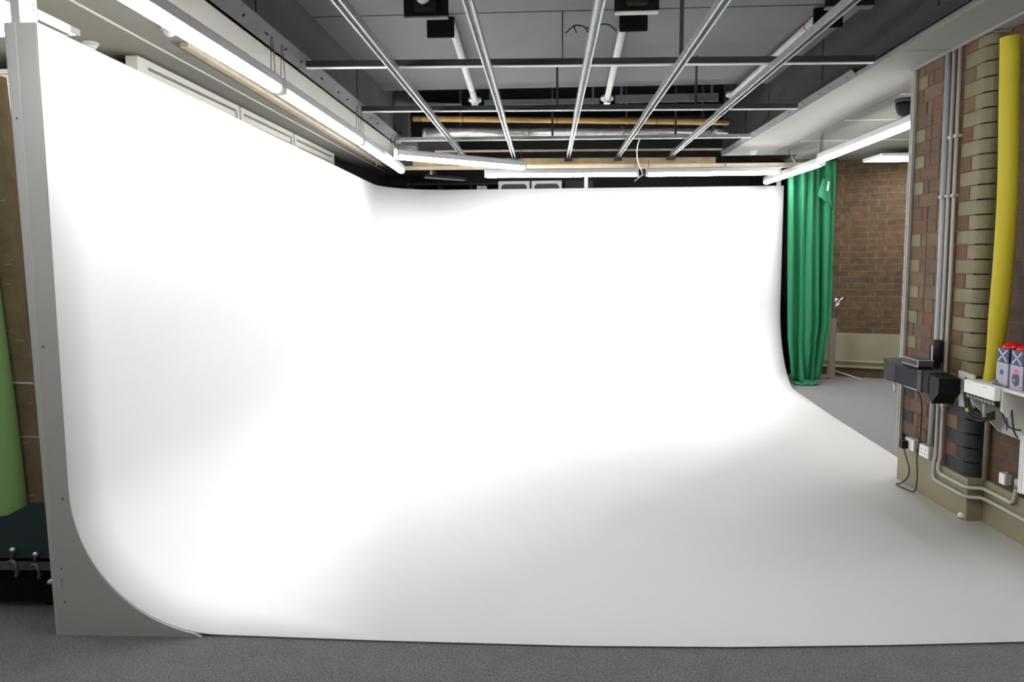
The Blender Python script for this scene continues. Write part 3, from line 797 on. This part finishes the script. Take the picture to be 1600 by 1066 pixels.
# hanging cables
b = B()
b.tube(spline([(0.915, 7.25, 2.69), (0.92, 7.5, 2.64), (0.96, 7.8, 2.56), (1.045, 8.1, 2.47), (1.06, 8.14, 2.44), (1.0, 8.12, 2.40)], 8), 0.006, 8)
tag(obj('hanging_cable', b, 'offwhite_paint'), 'pale cable hanging from the farthest bar down to the gap between the two back lights', 'cable')
b = B(); b.tube(spline([(0.98, 8.2, 2.37), (1.03, 8.22, 2.42), (1.06, 8.24, 2.47), (1.09, 8.26, 2.50)], 6), 0.008, 8)
b.tube(spline([(1.10, 8.26, 2.46), (1.05, 8.22, 2.43), (1.02, 8.24, 2.45)], 6), 0.008, 8)
tag(obj('connector_lead', b, 'black_rubber'), 'black connector lead in the gap between the two back lights', 'cable')
b = B(); b.tube(spline([(0.10, 3.95, 2.70), (0.15, 3.97, 2.745), (0.20, 3.98, 2.74), (0.215, 3.9, 2.69)], 6), 0.004, 6)
b.tube(spline([(0.145, 3.97, 2.745), (0.15, 3.95, 2.72), (0.155, 3.9, 2.69)], 5), 0.004, 6)
b.tube(spline([(0.262, 3.98, 2.73), (0.29, 3.98, 2.75), (0.33, 3.97, 2.745), (0.37, 3.96, 2.71)], 6), 0.004, 6)
b.tube([(0.2, 3.98, 2.735), (0.27, 3.98, 2.735)], 0.004, 6)
tag(obj('cable_tag', b, 'black_rubber'), 'stray black cable ends tied around the middle ceiling stud', 'cable')
t = thing('hanging_rod', 'short white rod hanging askew in front of the green curtain top', 'rod', (2.86, 8.5, CZ))
b = B(); b.tube([(2.86, 8.72, CZ), (2.80, 8.3, 2.52)], 0.008, 8); obj('rod', b, 'white_paint', t)
b = B(); b.lathe((2.86, 8.72, CZ), [(0.02, 0), (0.02, -0.006), (0, -0.006)]); obj('ceiling_plate', b, 'metal_dull', t)

# ================================================================== GREEN CURTAIN
def curtain():
    t = thing('green_curtain', 'green screen cloth curtain hanging in folds at the right end of the cove', 'curtain', (3.1, 8.75, 0))
    b = B(); NU, NV = 150, 46; rows = []
    for j in range(NV+1):
        f = j/NV; z = 2.63*(1-f) + 0.035*f
        row = []
        for i in range(NU+1):
            s = i/NU
            wid0, wid1 = 0.54, 0.54-0.05*f - 0.14*max(0, f-0.75)/0.25
            x = 2.825 + 0.03*f + 0.05*max(0, f-0.8)/0.2 + s*wid1
            ph = s*34 + 0.8*math.sin(s*9+1.0)
            amp = (0.034 + 0.022*math.sin(s*5.3+0.6)**2)*(0.55+0.45*math.sin(f*3.0+s*4)**2)
            y = 8.72 - 0.10*f - 0.02*s + amp*math.sin(ph + 0.7*math.sin(f*2.4+s*2.0)) + 0.035*math.sin(s*11-f*1.4)
            if f > 0.86: y += 0.05*(f-0.86)/0.14*math.sin(s*14)
            row.append((x + 0.008*math.sin(ph*1.7), y, z + 0.03*(f**6)*math.sin(s*7+2)))
        rows.append(row)
    b.grid(rows)
    c = obj('cloth', b, 'green_cloth', t); m = c.modifiers.new('t', 'SOLIDIFY'); m.thickness = 0.003
    # loose fold and pale clip near the top right
    b = B(); rows = []
    for j in range(9):
        f = j/8; rows.append([(3.17-0.05*f+(0.03+0.15*f)*s, 8.545-0.03*math.sin(s*3.14)*(0.3+f), 2.42-0.20*f-0.16*s*f) for s in (0, .25, .5, .75, 1)])
    b.grid(rows); c = obj('folded_corner', b, 'green_cloth', t); m = c.modifiers.new('t', 'SOLIDIFY'); m.thickness = 0.003
    b = B(); b.prism([(3.205, 8.50, 2.28), (3.222, 8.50, 2.27), (3.235, 8.51, 2.37), (3.225, 8.51, 2.38)], (0, 0.012, 0)); obj('clip', b, 'label_white', t, label='pale clip')
    # cloth pooled on the floor
    b = B(); b.lathe((3.08, 8.60, 0.0), [(0.13, 0.0), (0.15, 0.012), (0.13, 0.03), (0.08, 0.045), (0, 0.05)], n=20)
    for v in b.bm.verts: v.co.y = 8.60 + (v.co.y-8.60)*0.55; v.co.z *= 1+0.5*math.sin(v.co.x*60); v.co.z = max(v.co.z, 0.0)
    obj('pooled_hem', b, 'green_cloth', t)
    b = B(); b.tube([(2.82, 8.72, 2.645), (3.40, 8.70, 2.645)], 0.012, 10); obj('curtain_rail', b, 'dark_grey', t)
    for x in (2.9, 3.35):
        b = B(); b.tube([(x, 8.72, 2.65), (x, 8.72, CZ)], 0.004, 6); obj('rail_hanger', b, 'dark_grey', t)
curtain()
# timber post with clamp behind the curtain
b = B(); b.box(3.50, 3.575, 9.02, 9.09, 0, 0.76, 0, 0.003)
tag(obj('timber_post', b, 'grey_post'), 'short grey-brown timber post standing beside the green curtain', 'post')
t = thing('chrome_clamp', 'shiny clamp fixed on top of the short timber post beside the curtain', 'clamp', (3.53, 9.05, 0.76))
b = B(); b.beam((3.52, 9.04, 0.76), (3.545, 9.04, 0.88), 0.05, 0.035, up=(0, 1, 0), bevel=0.004); obj('handle', b, 'metal_dull', t)
b = B(); b.tube([(3.545, 9.04, 0.87), (3.57, 9.03, 0.94), (3.64, 9.02, 1.02)], 0.012, 10); obj('arm', b, 'chrome', t)
b = B(); b.lathe((3.56, 9.02, 0.985), [(0, 0.03), (0.025, 0.02), (0.034, 0), (0.025, -0.02), (0, -0.03)], (1, -0.3, 0.4), 16); obj('jaw', b, 'chrome', t)
b = B(); b.tube([(3.60, 9.02, 0.95), (3.55, 9.01, 0.90)], 0.018, 10); obj('knob', b, 'chrome', t)
b = B(); b.box(3.36, 3.50, 9.0, 9.03, 0.02, 0.06); b.box(3.36, 3.39, 8.98, 9.05, 0, 0.02)
tag(obj('timber_block', b, 'grey_post'), 'low timber foot lying behind the curtain hem', 'timber')
b = B(); b.tube([(3.60, 9.22, 0.09), (3.885, 8.93, 0.006)], 0.006, 8)
tag(obj('white_rod', b, 'white_paint'), 'thin white rod lying on the carpet under the far pipes', 'rod')
# two heating pipes along the far wall
for z, l in ((0.205, 'upper pale pipe running low along the far brick wall'), (0.135, 'lower pale pipe running low along the far brick wall')):
    t = thing('wall_pipe', l, 'pipe', tuple(fw0+dv*1.0+Vector((0, 0, z))), 'pale pipes on the far wall')
    b = B(); b.tube([fw0+dv*0.35-nv*0.05+Vector((0, 0, z)), fw1-dv*0.2-nv*0.05+Vector((0, 0, z))], 0.016, 12); obj('pipe', b, 'band_paint', t)
    for s in (0.6, 1.3, 2.0):
        c = fw0+dv*s-nv*0.012+Vector((0, 0, z)); b = B(); b.beam(c, c-nv*0.055, 0.02, 0.012); obj('bracket', b, 'band_paint', t)

# ================================================================== PILLAR FITTINGS
def bracket_ring(b, x, y, z, r): b.box(x-r-0.004, x+r+0.012, y-r-0.004, y+r+0.004, z-0.008, z+0.008)
t = thing('conduit', 'thick grey-white conduit, leftmost of three down the pillar, ending at the double socket', 'conduit', (2.366, 4.465, 0.35), 'conduits on the pillar')
b = B(); b.tube([(2.368, 4.485, CZ), (2.368, 4.46, 1.4), (2.368, 4.455, 0.8), (2.368, 4.475, 0.345)], 0.0165, 14); obj('pipe', b, 'conduit_grey', t)
b = B(); bracket_ring(b, 2.368, 4.465, 1.86, 0.0165); obj('saddle', b, 'conduit_grey', t)
for (ya, yb, zb, dz, l) in ((4.425, 4.405, 0.150, 0.0, 'middle conduit down the pillar, turning along the plinth as the lower pipe'), (4.365, 4.352, 0.205, 0.0, 'right-hand conduit down the pillar, turning along the plinth as the upper pipe')):
    t = thing('conduit', l, 'conduit', (2.36, ya, zb), 'conduits on the pillar')
    lower = zb < 0.18
    pts = [(2.370, ya, CZ), (2.370, ya-0.015, 1.4), (2.368, yb, 0.75), (2.366, yb, 0.30), (2.358, yb, 0.262), (2.356, yb, zb+0.03), (2.356, yb-0.008, zb+0.01), (2.356, yb-0.03, zb)]
    pts += [(2.356, 4.13, zb), (2.358, 4.075, zb)]
    if lower: pts += [(2.375, 4.058, zb), (2.43, 4.052, zb), (2.443, 4.03, zb-0.0), (2.446, 3.98, zb), (2.448, 2.4, zb)]
    else: pts += [(2.375, 4.058, zb), (2.43, 4.052, zb), (2.443, 4.03, zb), (2.446, 3.90, zb), (2.446, 3.81, zb), (2.446, 3.785, zb+0.02), (2.446, 3.778, zb+0.07), (2.446, 3.770, 0.296)]
    b = B(); b.tube(pts, 0.0105, 12); obj('pipe', b, 'conduit', t)
    for z in (2.2, 1.86, 0.62):
        b = B(); bracket_ring(b, 2.370, ya-0.012 if z > 1 else yb, z, 0.0105); obj('saddle', b, 'conduit', t)
# double socket and switch boxes
def wallbox(x, y0, y1, z0, z1, label, dots=True, col='white_paint', d=0.035, name='wall_socket', g='wall sockets and boxes'):
    t = thing(name, label, 'socket', (x, (y0+y1)/2, z0), g)
    b = B(); b.box(x-d, x, y0, y1, z0, z1, 0, 0.003); obj('backbox', b, 'conduit', t)
    b = B(); b.box(x-d-0.006, x-d, y0+0.002, y1-0.002, z0+0.002, z1-0.002, 0, 0.002); fp = obj('faceplate', b, col, t)
    if dots:
        b = B()
        for cy in ([y0+(y1-y0)*0.28, y0+(y1-y0)*0.72] if y1-y0 > 0.1 else [(y0+y1)/2]):
            b.box(x-d-0.0075, x-d-0.006, cy-0.003, cy+0.003, z0+0.045, z0+0.055)
            for s in (-0.011, 0.011): b.box(x-d-0.0075, x-d-0.006, cy+s-0.003, cy+s+0.003, z0+0.022, z0+0.028)
        obj('socket_holes', b, 'grey_plastic', fp)
    return t
wallbox(2.383, 4.445, 4.555, 0.258, 0.335, 'white double socket on the pillar at the foot of the thick conduit')
t = wallbox(2.383, 4.62, 4.73, 0.258, 0.335, 'grey-white socket box at the far edge of the pillar with a black plug in it', dots=False)
b = B(); b.box(2.302, 2.342, 4.685, 4.735, 0.262, 0.315, 0, 0.004); b.tube(spline([(2.32, 4.71, 0.31), (2.318, 4.72, 0.345), (2.33, 4.735, 0.35), (2.345, 4.74, 0.33)], 5), 0.006, 8)
tag(obj('black_plug', b, 'black_plastic'), 'black plug pushed into the socket box at the far edge of the pillar', 'plug')
wallbox(2.475, 3.855, 3.905, 0.283, 0.345, 'small white switch box on the wall beyond the pillar, over the plinth', dots=False, name='switch_box')
b = B(); b.tube(spline([(2.452, 3.86, 0.345), (2.46, 3.84, 0.36), (2.465, 3.80, 0.355), (2.468, 3.76, 0.34)], 6), 0.003, 6)
tag(obj('thin_wire', b, 'black_rubber'), 'thin dark wire looping from the small switch box', 'cable')
# flex cables down the plinth
b = B()
b.tube(spline([(2.322, 4.705, 0.262), (2.335, 4.69, 0.20), (2.345, 4.67, 0.14), (2.345, 4.68, 0.08), (2.315, 4.70, 0.030), (2.30, 4.72, 0.02), (2.29, 4.70, 0.018), (2.30, 4.62, 0.018), (2.318, 4.56, 0.018), (2.335, 4.555, 0.04), (2.35, 4.575, 0.14), (2.345, 4.58, 0.24), (2.352, 4.565, 0.40), (2.348, 4.565, 0.60), (2.30, 4.56, 0.69)], 8), 0.0042, 8)
tag(obj('power_flex', b, 'black_rubber'), 'black flex looping from the plug down to the floor and up to the black unit', 'cable')
b = B(); b.lathe((2.372, 4.115, 0.012), [(0.0, 0.03), (0.016, 0.026), (0.022, 0.01), (0.02, 0)])
tag(obj('door_stop', b, 'offwhite_paint'), 'small pale knob on the floor at the near corner of the pillar plinth', 'knob')

# black equipment unit on its bracket
t = thing('flash_unit', 'long black boxy unit with a flared far end, mounted on the pillar', 'equipment', (2.25, 4.4, 0.70))
def dv_box(y0, y1, z0, z1, x0, x1, m_, nm, bev=0.006, dzy=0.0):
    b = B(); b.box(x0, x1, y0, y1, z0, z1, 0, bev); return obj(nm, b, m_, t)
b = B()
sec = [(4.60, 2.195, 2.315, 0.715, 0.835), (4.22, 2.195, 2.315, 0.715, 0.835)]
b.box(2.195, 2.315, 4.20, 4.60, 0.715, 0.835, 0, 0.008); obj('body', b, 'dark_plastic', t)
b = B()
a = [(2.195, 4.60, 0.715), (2.315, 4.60, 0.715), (2.315, 4.60, 0.835), (2.195, 4.60, 0.835)]
c = [(2.165, 4.69, 0.725), (2.345, 4.69, 0.725), (2.345, 4.69, 0.86), (2.165, 4.69, 0.86)]
va = [b.bm.verts.new(p) for p in a]; vc = [b.bm.verts.new(p) for p in c]
for i in range(4): b.bm.faces.new((va[i], va[(i+1)%4], vc[(i+1)%4], vc[i]))
b.bm.faces.new(va[::-1]); b.bm.faces.new(vc)
obj('flared_hood', b, 'grey_plastic', t)
b = B(); b.box(2.188, 2.322, 4.27, 4.315, 0.71, 0.84, 0, 0.004); obj('band', b, 'grey_plastic', t)
b = B()
b.prism([(2.20, 4.20, 0.83), (2.20, 4.10, 0.82), (2.20, 4.10, 0.735), (2.20, 4.14, 0.70), (2.20, 4.165, 0.665), (2.20, 4.20, 0.70)], (0.12, 0, 0)); obj('end_block', b, 'black_plastic', t)
b = B(); b.box(2.21, 2.30, 4.215, 4.265, 0.836, 0.839); obj('label_plate', b, 'grey_plastic', t, label='pale grey plate')
b = B(); b.prism([(2.26, 4.62, 0.714), (2.30, 4.62, 0.714), (2.383, 4.62, 0.714), (2.383, 4.45, 0.66), (2.383, 4.40, 0.70)], (0.0, 0.0, -0.004)) if False else b.box(2.25, 2.345, 4.42, 4.60, 0.690, 0.712, 0, 0.004); b.box(2.345, 2.384, 4.50, 4.60, 0.690, 0.712)
b.tube([(2.21, 4.635, 0.70), (2.20, 4.60, 0.655)], 0.006, 8)
obj('bracket', b, 'offwhite_paint', t)
t = thing('grey_box', 'small grey box with pale edges lying on top of the black unit', 'box', (2.25, 4.43, 0.836))
b = B(); b.box(2.200, 2.285, 4.335, 4.52, 0.840, 0.852, 0, 0.002); obj('base', b, 'black_plastic', t)
b = B(); b.box(2.20, 2.29, 4.33, 4.53, 0.853, 0.892, 0, 0.004); obj('case', b, 'grey_plastic', t)
b = B()
for z in (0.853, 0.889): b.box(2.1975, 2.1995, 4.33, 4.53, z, z+0.003)
b.box(2.1975, 2.1995, 4.33, 4.334, 0.853, 0.892); b.box(2.20, 2.29, 4.3278, 4.3298, 0.889, 0.892)
obj('pale_edge', b, 'offwhite_paint', t, label='pale edging')
t = thing('cylindrical_fitting', 'black cylinder on the conduits above the black unit', 'fitting', (2.34, 4.40, 0.86))
b = B(); b.lathe((2.325, 4.36, 0.875), [(0.028, 0), (0.028, 0.13), (0.022, 0.135), (0, 0.135)], n=18); obj('cylinder', b, 'black_plastic', t)
b = B(); b.box(2.32, 2.348, 4.40, 4.45, 0.88, 0.965, 0, 0.004); obj('block', b, 'black_plastic', t)
b = B(); b.box(2.292, 2.298, 4.362, 4.370, 0.89, 0.975); obj('highlight_strip', b, 'offwhite_paint', t, label='pale strip painted as a highlight')  # highlight on the black cylinder, put in as a pale strip
b = B(); b.box(2.32, 2.345, 4.36, 4.42, 0.842, 0.876); obj('foot', b, 'black_plastic', t)
# white mounting plate on pillar with cables
b = B(); b.prism([(2.372, 4.22, 0.85), (2.372, 4.07, 0.845), (2.372, 4.06, 0.66), (2.372, 4.20, 0.645)], (0.012, 0, 0))
tag(obj('mounting_plate', b, 'offwhite_paint'), 'pale rectangular plate on the pillar behind the black unit', 'plate')
t = thing('cable_bundle', 'bundle of black cables sagging from the pale plate towards the shelf', 'cable', (2.34, 4.0, 0.6))
for k, (dy, dz) in enumerate(((0, 0), (0.012, -0.015), (-0.012, 0.012), (0.02, 0.02))):
    b = B(); b.tube(spline([(2.365, 4.115+dy, 0.80+dz), (2.335, 4.07+dy, 0.77+dz), (2.325, 4.03+dy*1.5, 0.69+dz), (2.33, 3.99+dy, 0.645+dz*1.5), (2.345, 3.93, 0.635+dz), (2.38, 3.88, 0.66+dz)], 8), 0.0075 if k < 2 else 0.005, 8); obj('cable', b, 'black_rubber', t)
b = B(); b.tube([(2.322, 4.03, 0.665), (2.322, 4.015, 0.650)], 0.011, 8); obj('yellow_tape', b, 'cable_yellow', t, label='yellow tape')

# shelf with brackets
t = thing('wall_shelf', 'white wall shelf with triangular sides on the right wall beside the pillar', 'shelf', (2.40, 3.8, 0.6))
b = B(); b.box(2.305, 2.474, 3.45, 3.985, 0.822, 0.838, 0, 0.002); obj('shelf_board', b, 'offwhite_paint', t)
b = B(); b.box(2.462, 2.474, 3.45, 3.985, 0.55, 0.821); obj('back_board', b, 'panel_white', t)
for y in (3.955, 3.70):
    b = B(); b.prism([(2.305, y, 0.821), (2.461, y, 0.821), (2.461, y, 0.56), (2.455, y, 0.555), (2.305, y, 0.72)], (0, 0.014, 0)); obj('side_panel', b, 'offwhite_paint', t)
b = B(); b.tube([(2.315, 3.862, 0.735), (2.315, 3.862, 0.655)], 0.009, 10); obj('steel_pin', b, 'conduit_grey', t); 
t = thing('power_strip', 'white power strip with a row of black outlets along the shelf front', 'power strip', (2.30, 3.85, 0.75))
b = B(); b.box(2.272, 2.303, 3.715, 3.985, 0.768, 0.838, 0, 0.003); obj('casing', b, 'white_paint', t)
b = B(); b.prism([(2.276, 3.72, 0.767), (2.303, 3.72, 0.767), (2.303, 3.72, 0.735), (2.292, 3.72, 0.735)], (0, 0.26, 0)); orow = obj('outlet_row', b, 'black_plastic', t)
for k in range(8):
    b = B(); c = Vector((2.283, 3.74+k*0.0315, 0.752)); b.lathe(c, [(0.011, 0.0), (0.011, 0.004), (0.0085, 0.004), (0.0085, 0.002), (0.0, 0.002)], (-0.9, 0, -0.45), 14); obj('outlet', b, 'conduit', orow)
b = B()
for y, z in ((3.95, 0.826), (3.93, 0.826), (3.80, 0.824), (3.78, 0.824)): b.box(2.2712, 2.272, y, y+0.014, z, z+0.002)
obj('markings', b, 'grey_plastic', t)
b = B()
b.tube(spline([(2.33, 3.735, 0.73), (2.33, 3.73, 0.69), (2.34, 3.695, 0.64), (2.38, 3.66, 0.63)], 7), 0.0045, 8)
b.tube(spline([(2.36, 3.72, 0.76), (2.35, 3.69, 0.69), (2.36, 3.685, 0.62), (2.40, 3.72, 0.58)], 7), 0.0045, 8)
tag(obj('loose_flex', b, 'black_rubber'), 'black flex looping out under the shelf', 'cable')
b = B(); b.tube([(2.34, 3.72, 0.72), (2.39, 3.79, 0.60)], 0.003, 6)
tag(obj('blue_wire', b, 'cable_blue'), 'thin blue wire under the shelf', 'cable')
b = B(); b.box(2.325, 2.355, 3.80, 3.83, 0.839, 0.864, 0, 0.003); b.tube(spline([(2.33, 3.80, 0.85), (2.325, 3.77, 0.845), (2.33, 3.735, 0.844), (2.322, 3.70, 0.845)], 5), 0.004, 6)
tag(obj('small_adapter', b, 'metal_dull'), 'small dark adapter lying on the shelf in front of the boxes', 'adapter')
# two boxes with red domes
def buzzer_box(y0, y1, label, pic):
    x0, x1 = 2.335, 2.435; z0, z1, z2 = 0.839, 0.960, 1.035
    t = thing('dome_box', label, 'box', ((x0+x1)/2, (y0+y1)/2, z0), 'boxed red dome buttons')
    b = B(); b.box(x0, x1, y0, y1, z0, z1, 0, 0.002)
    b.box(x0+0.002, x1-0.002, y0-0.0006, y0, z0+0.004, z1-0.004, 1)
    obj('carton', b, ['box_white', 'box_grey'], t)
    b = B(); b.box(x0+0.001, x1-0.001, y0+0.001, y1-0.001, z1, z2, 0, 0.003); b.box(x0+0.004, x1-0.004, y0+0.0002, y0+0.001, z1+0.002, z2-0.004, 1); tsec = obj('top_section', b, ['box_navy', 'black_plastic'], t, label='navy upper part with a pale cross')
    b = B(); w_ = 0.009
    for s in (1, -1):
        m_ = Vector((x0-0.0003, (y0+y1)/2, (z1+z2)/2)); d = Vector((0, s*(y1-y0)*0.36, (z2-z1)*0.40))
        b.beam(m_-d, m_+d, w_, 0.0012, up=(1, 0, 0))
    obj('cross', b, 'cross_pale', tsec)
    b = B(); cx, cy = (x0+x1)/2, (y0+y1)/2
    prof_ = [(0.049*math.cos(a/8*math.pi/2), 0.032*math.sin(a/8*math.pi/2)) for a in range(8)] + [(0, 0.032)]
    b.lathe((cx, cy, z2), prof_, n=28); obj('dome', b, 'dome_red', t, label='shiny red dome')
    b = B(); X = x0-0.001
    if pic:
        b.prism([(X, cy+0.026, z0+0.072), (X, cy-0.018, z0+0.078), (X, cy-0.028, z0+0.06), (X, cy-0.026, z0+0.03), (X, cy-0.002, z0+0.014), (X, cy+0.028, z0+0.035)], (0.001, 0, 0), 0)
        b.prism([(X, cy+0.018, z0+0.073), (X, cy-0.018, z0+0.079), (X, cy-0.014, z0+0.097), (X, cy+0.002, z0+0.103), (X, cy+0.016, z0+0.094)], (0.001, 0, 0), 1)
        b.beam((X-0.0005, cy+0.016, z0+0.045), (X-0.0005, cy+0.004, z0+0.052), 0.004, 0.001, 2, up=(1, 0, 0)); b.beam((X-0.0005, cy+0.016, z0+0.045), (X-0.0005, cy+0.002, z0+0.036), 0.004, 0.001, 2, up=(1, 0, 0))
        b.lathe((X, cy-0.036, z0+0.016), [(0.004, 0), (0.004, 0.001), (0, 0.001)], (-1, 0, 0), 10, 0)
        b2 = B(); b2.prism([(x0+0.035, y0-0.0018, z0+0.081), (x0+0.035, y0-0.0018, z0+0.078), (x0+0.048, y0-0.0018, z0+0.078), (x0+0.048, y0-0.0018, z0+0.03), (x0+0.050, y0-0.0018, z0+0.03), (x0+0.050, y0-0.0018, z0+0.078), (x0+0.065, y0-0.0018, z0+0.078), (x0+0.065, y0-0.0018, z0+0.081)], (0, 0.001, 0)); obj('printed_line', b2, 'box_navy', t)
        0 and b.box(x0+0.035, x0+0.065, y0-0.0018, y0-0.0008, z0+0.078, z0+0.081, 0)
    else:
        b.prism([(X, cy, z0+0.088), (X, cy-0.012, z0+0.078), (X, cy-0.012, z0+0.064), (X, cy, z0+0.056), (X, cy+0.014, z0+0.064), (X, cy+0.014, z0+0.078)], (0.001, 0, 0), 0)
        b.box(X, X+0.001, cy+0.0, cy+0.006, z0+0.036, z0+0.039, 0)
    obj('printed_picture', b, ['box_navy', 'pink_ink', 'cross_pale'], t)
buzzer_box(3.722, 3.818, 'farther of two cartons with red domes on the shelf, with a small dark mark', False)
buzzer_box(3.608, 3.706, 'nearer of two red-domed cartons on the shelf, printed with a pink and black button', True)
# yellow foam tube
b = B()
pts = spline([(2.375, 3.935, 0.84), (2.37, 3.895, 1.0), (2.36, 3.852, 1.37), (2.357, 3.842, 1.83), (2.357, 3.872, 2.3), (2.355, 3.888, 2.61)], 8)
n_ = len(pts)
rs = [0.030 + 0.016*min(1, (p.z-0.84)/0.35) for p in pts]
b.tube(pts, rs, 22, cap=False)
b.tube([pts[-1], pts[-1]-Vector((0, 0, 0.05))], 0.035, 22, cap=False)
b.tube([pts[0]+Vector((0,0,0.0)), pts[0]+Vector((0, 0, 0.001))], 0.03, 22)
b.lathe(pts[-1], [(0.046, 0), (0.035, 0.002)], n=22); b.lathe(pts[-1]-Vector((0, 0, 0.05)), [(0.035, 0), (0, 0)], n=22)
tag(obj('foam_tube', b, 'yellow_foam'), 'tall yellow foam tube standing on the shelf against the brick pillar corner', 'tube')
# brown pipe in the corner and radiator
b = B(); b.tube([(2.452, 4.055, 0.25), (2.452, 4.055, 1.6)], 0.014, 12)
tag(obj('corner_pipe', b, 'plinth_paint'), 'tan painted pipe in the corner between pillar and right wall', 'pipe')
t = thing('radiator', 'white radiator edge on the right wall at the edge of the photo', 'radiator', (2.43, 3.4, 0.28))
b = B(); b.box(2.425, 2.468, 2.7, 3.735, 0.29, 0.665, 0, 0.008); obj('body', b, 'white_paint', t)
b = B()
for y in (3.722, 3.705): b.box(2.420, 2.426, y-0.004, y+0.004, 0.29, 0.66)
b.box(2.421, 2.425, 2.72, 3.69, 0.30, 0.655)
obj('ribs', b, 'white_paint', t)
b = B(); b.tube([(2.446, 3.765, 0.302), (2.446, 3.765, 0.345)], 0.016, 12); b.tube([(2.446, 3.765, 0.32), (2.446, 3.735, 0.32)], 0.010, 10); obj('valve', b, 'conduit', t)

# ================================================================== LEFT AISLE
b = B(); b.prism([(-2.165, 3.07, 0), (-2.07, 3.07, 0), (-2.185, 3.07, 2.35), (-2.30, 3.07, 2.35)], (0, 0.02, 0))
tag(obj('tan_board', b, 'tan_board'), 'tall tan board leaning behind the wrapped boards, beside the cove panel', 'board')
b = B(); b.prism([(-2.62, 3.0, 0), (-2.185, 3.0, 0), (-2.322, 3.0, 2.30), (-2.75, 3.0, 2.30)], (0, 0.065, 0))
t = tag(obj('wrapped_boards', b, 'brown_board'), 'brown plastic-wrapped boards behind the green roll at the left edge', 'boards')
b = B()
for k in range(26):
    z = 0.3+random.random()*1.9; x = -2.20-random.random()*0.10-0.06*z; L = 0.01+random.random()*0.03
    b.beam((x, 2.9985, z), (x-L, 2.9985, z+random.uniform(-0.006, 0.006)), 0.002, 0.0015, up=(0, 1, 0))
b.beam((-2.25, 2.998, 0.98), (-2.39, 2.998, 0.985), 0.008, 0.002, up=(0, 1, 0)); b.beam((-2.235, 2.998, 0.74), (-2.39, 2.998, 0.745), 0.004, 0.002, up=(0, 1, 0))
obj('crease_glints', b, 'offwhite_paint', t, label='creases in the plastic wrap, their shine painted pale')  # glints on the creases, put in as off-white strips
b = B(); b.tube(spline([(-2.335, 2.936, 0.34), (-2.355, 2.936, 0.8), (-2.385, 2.936, 1.3), (-2.42, 2.936, 1.9), (-2.44, 2.936, 2.2)], 6), 0.057, 24)
tag(obj('paper_roll', b, 'lime_paper'), 'pale green backdrop roll leaning at the left edge of the photo', 'roll', 'backdrop rolls leaning at the left edge')
b = B(); b.tube([(-2.46, 2.93, 0.34), (-2.56, 2.93, 1.8)], 0.05, 24)
tag(obj('paper_roll', b, 'blue_paper'), 'dark blue backdrop roll behind the green one at the very left edge', 'roll', 'backdrop rolls leaning at the left edge')
t = thing('teal_case', 'dark teal open-topped case holding the rolls at the left edge', 'case', (-2.5, 2.93, 0.18))
b = B()
b.prism([(-2.85, 2.86, 0.245), (-2.055, 2.86, 0.245), (-2.055, 2.86, 0.47), (-2.13, 2.86, 0.485), (-2.19, 2.86, 0.49), (-2.31, 2.86, 0.43), (-2.85, 2.86, 0.36)], (0, 0.012, 0)); obj('front_panel', b, 'teal_case', t)
b = B(); b.box(-2.85, -2.055, 2.872, 2.995, 0.245, 0.26); obj('bottom', b, 'teal_case', t)
b = B(); b.box(-2.066, -2.056, 2.873, 2.995, 0.26, 0.46); obj('side_panel', b, 'teal_case', t)
t = thing('floor_trolley', 'low black trolley on the carpet under the teal case', 'trolley', (-2.5, 2.9, 0))
b = B(); b.box(-2.85, -2.056, 2.90, 2.995, 0.03, 0.244, 0, 0.004); obj('base', b, 'void_black', t)
b = B(); b.box(-2.85, -2.06, 2.872, 2.899, 0.185, 0.225, 0, 0.003); obj('rail', b, 'metal_dull', t)
for x in (-2.75, -2.20):
    b = B(); b.lathe((x-0.012, 2.94, 0.022), [(0.022, 0), (0.022, 0.024), (0, 0.024)], (1, 0, 0), 14); b.lathe((x-0.012, 2.94, 0.022), [(0, 0), (0.022, 0)], (1, 0, 0), 14); obj('castor', b, 'black_rubber', t)
def gclamp(x, z, s, label):
    t = thing('stand_clamp', label, 'clamp', (x, 2.855, z), 'metal clamps at the left edge')
    b = B(); b.tube(spline([(x, 2.868, z-0.035*s), (x+0.02*s, 2.845, z-0.03*s), (x+0.024*s, 2.84, z+0.01*s), (x+0.004*s, 2.845, z+0.035*s), (x-0.02*s, 2.85, z+0.02*s)], 5), 0.008*s, 8); obj('jaw', b, 'metal_dull', t)
    b = B(); b.tube([(x+0.0, 2.845, z+0.035*s), (x+0.012*s, 2.845, z+0.085*s)], 0.006*s, 8); obj('screw', b, 'metal_dull', t)
    b = B(); b.lathe((x+0.012*s, 2.845, z+0.085*s), [(0, -0.012*s), (0.013*s, -0.006*s), (0.015*s, 0.0), (0.01*s, 0.008*s), (0, 0.010*s)], (0.2, 0, 1), 12); obj('knob', b, 'chrome', t)
gclamp(-2.29, 0.205, 1.0, 'dull metal clamp at the very left, under the teal case')
gclamp(-2.19, 0.195, 0.9, 'middle of the metal clamps under the teal case, with a bright jaw')
t = thing('wing_bolt', 'bright wing bolt hanging beside the foot of the cove panel', 'bolt', (-2.12, 2.86, 0.15))
b = B(); b.tube([(-2.095, 2.869, 0.205), (-2.112, 2.85, 0.160)], 0.006, 8); obj('shaft', b, 'metal_dull', t)
b = B(); b.lathe((-2.115, 2.85, 0.152), [(0.026, -0.006), (0.022, 0.004), (0.006, 0.014), (0, 0.014)], (0, 0, 1), 16); obj('wing', b, 'chrome', t)

for o in list(bpy.data.objects):
    if '_w' in o.keys(): del o['_w']
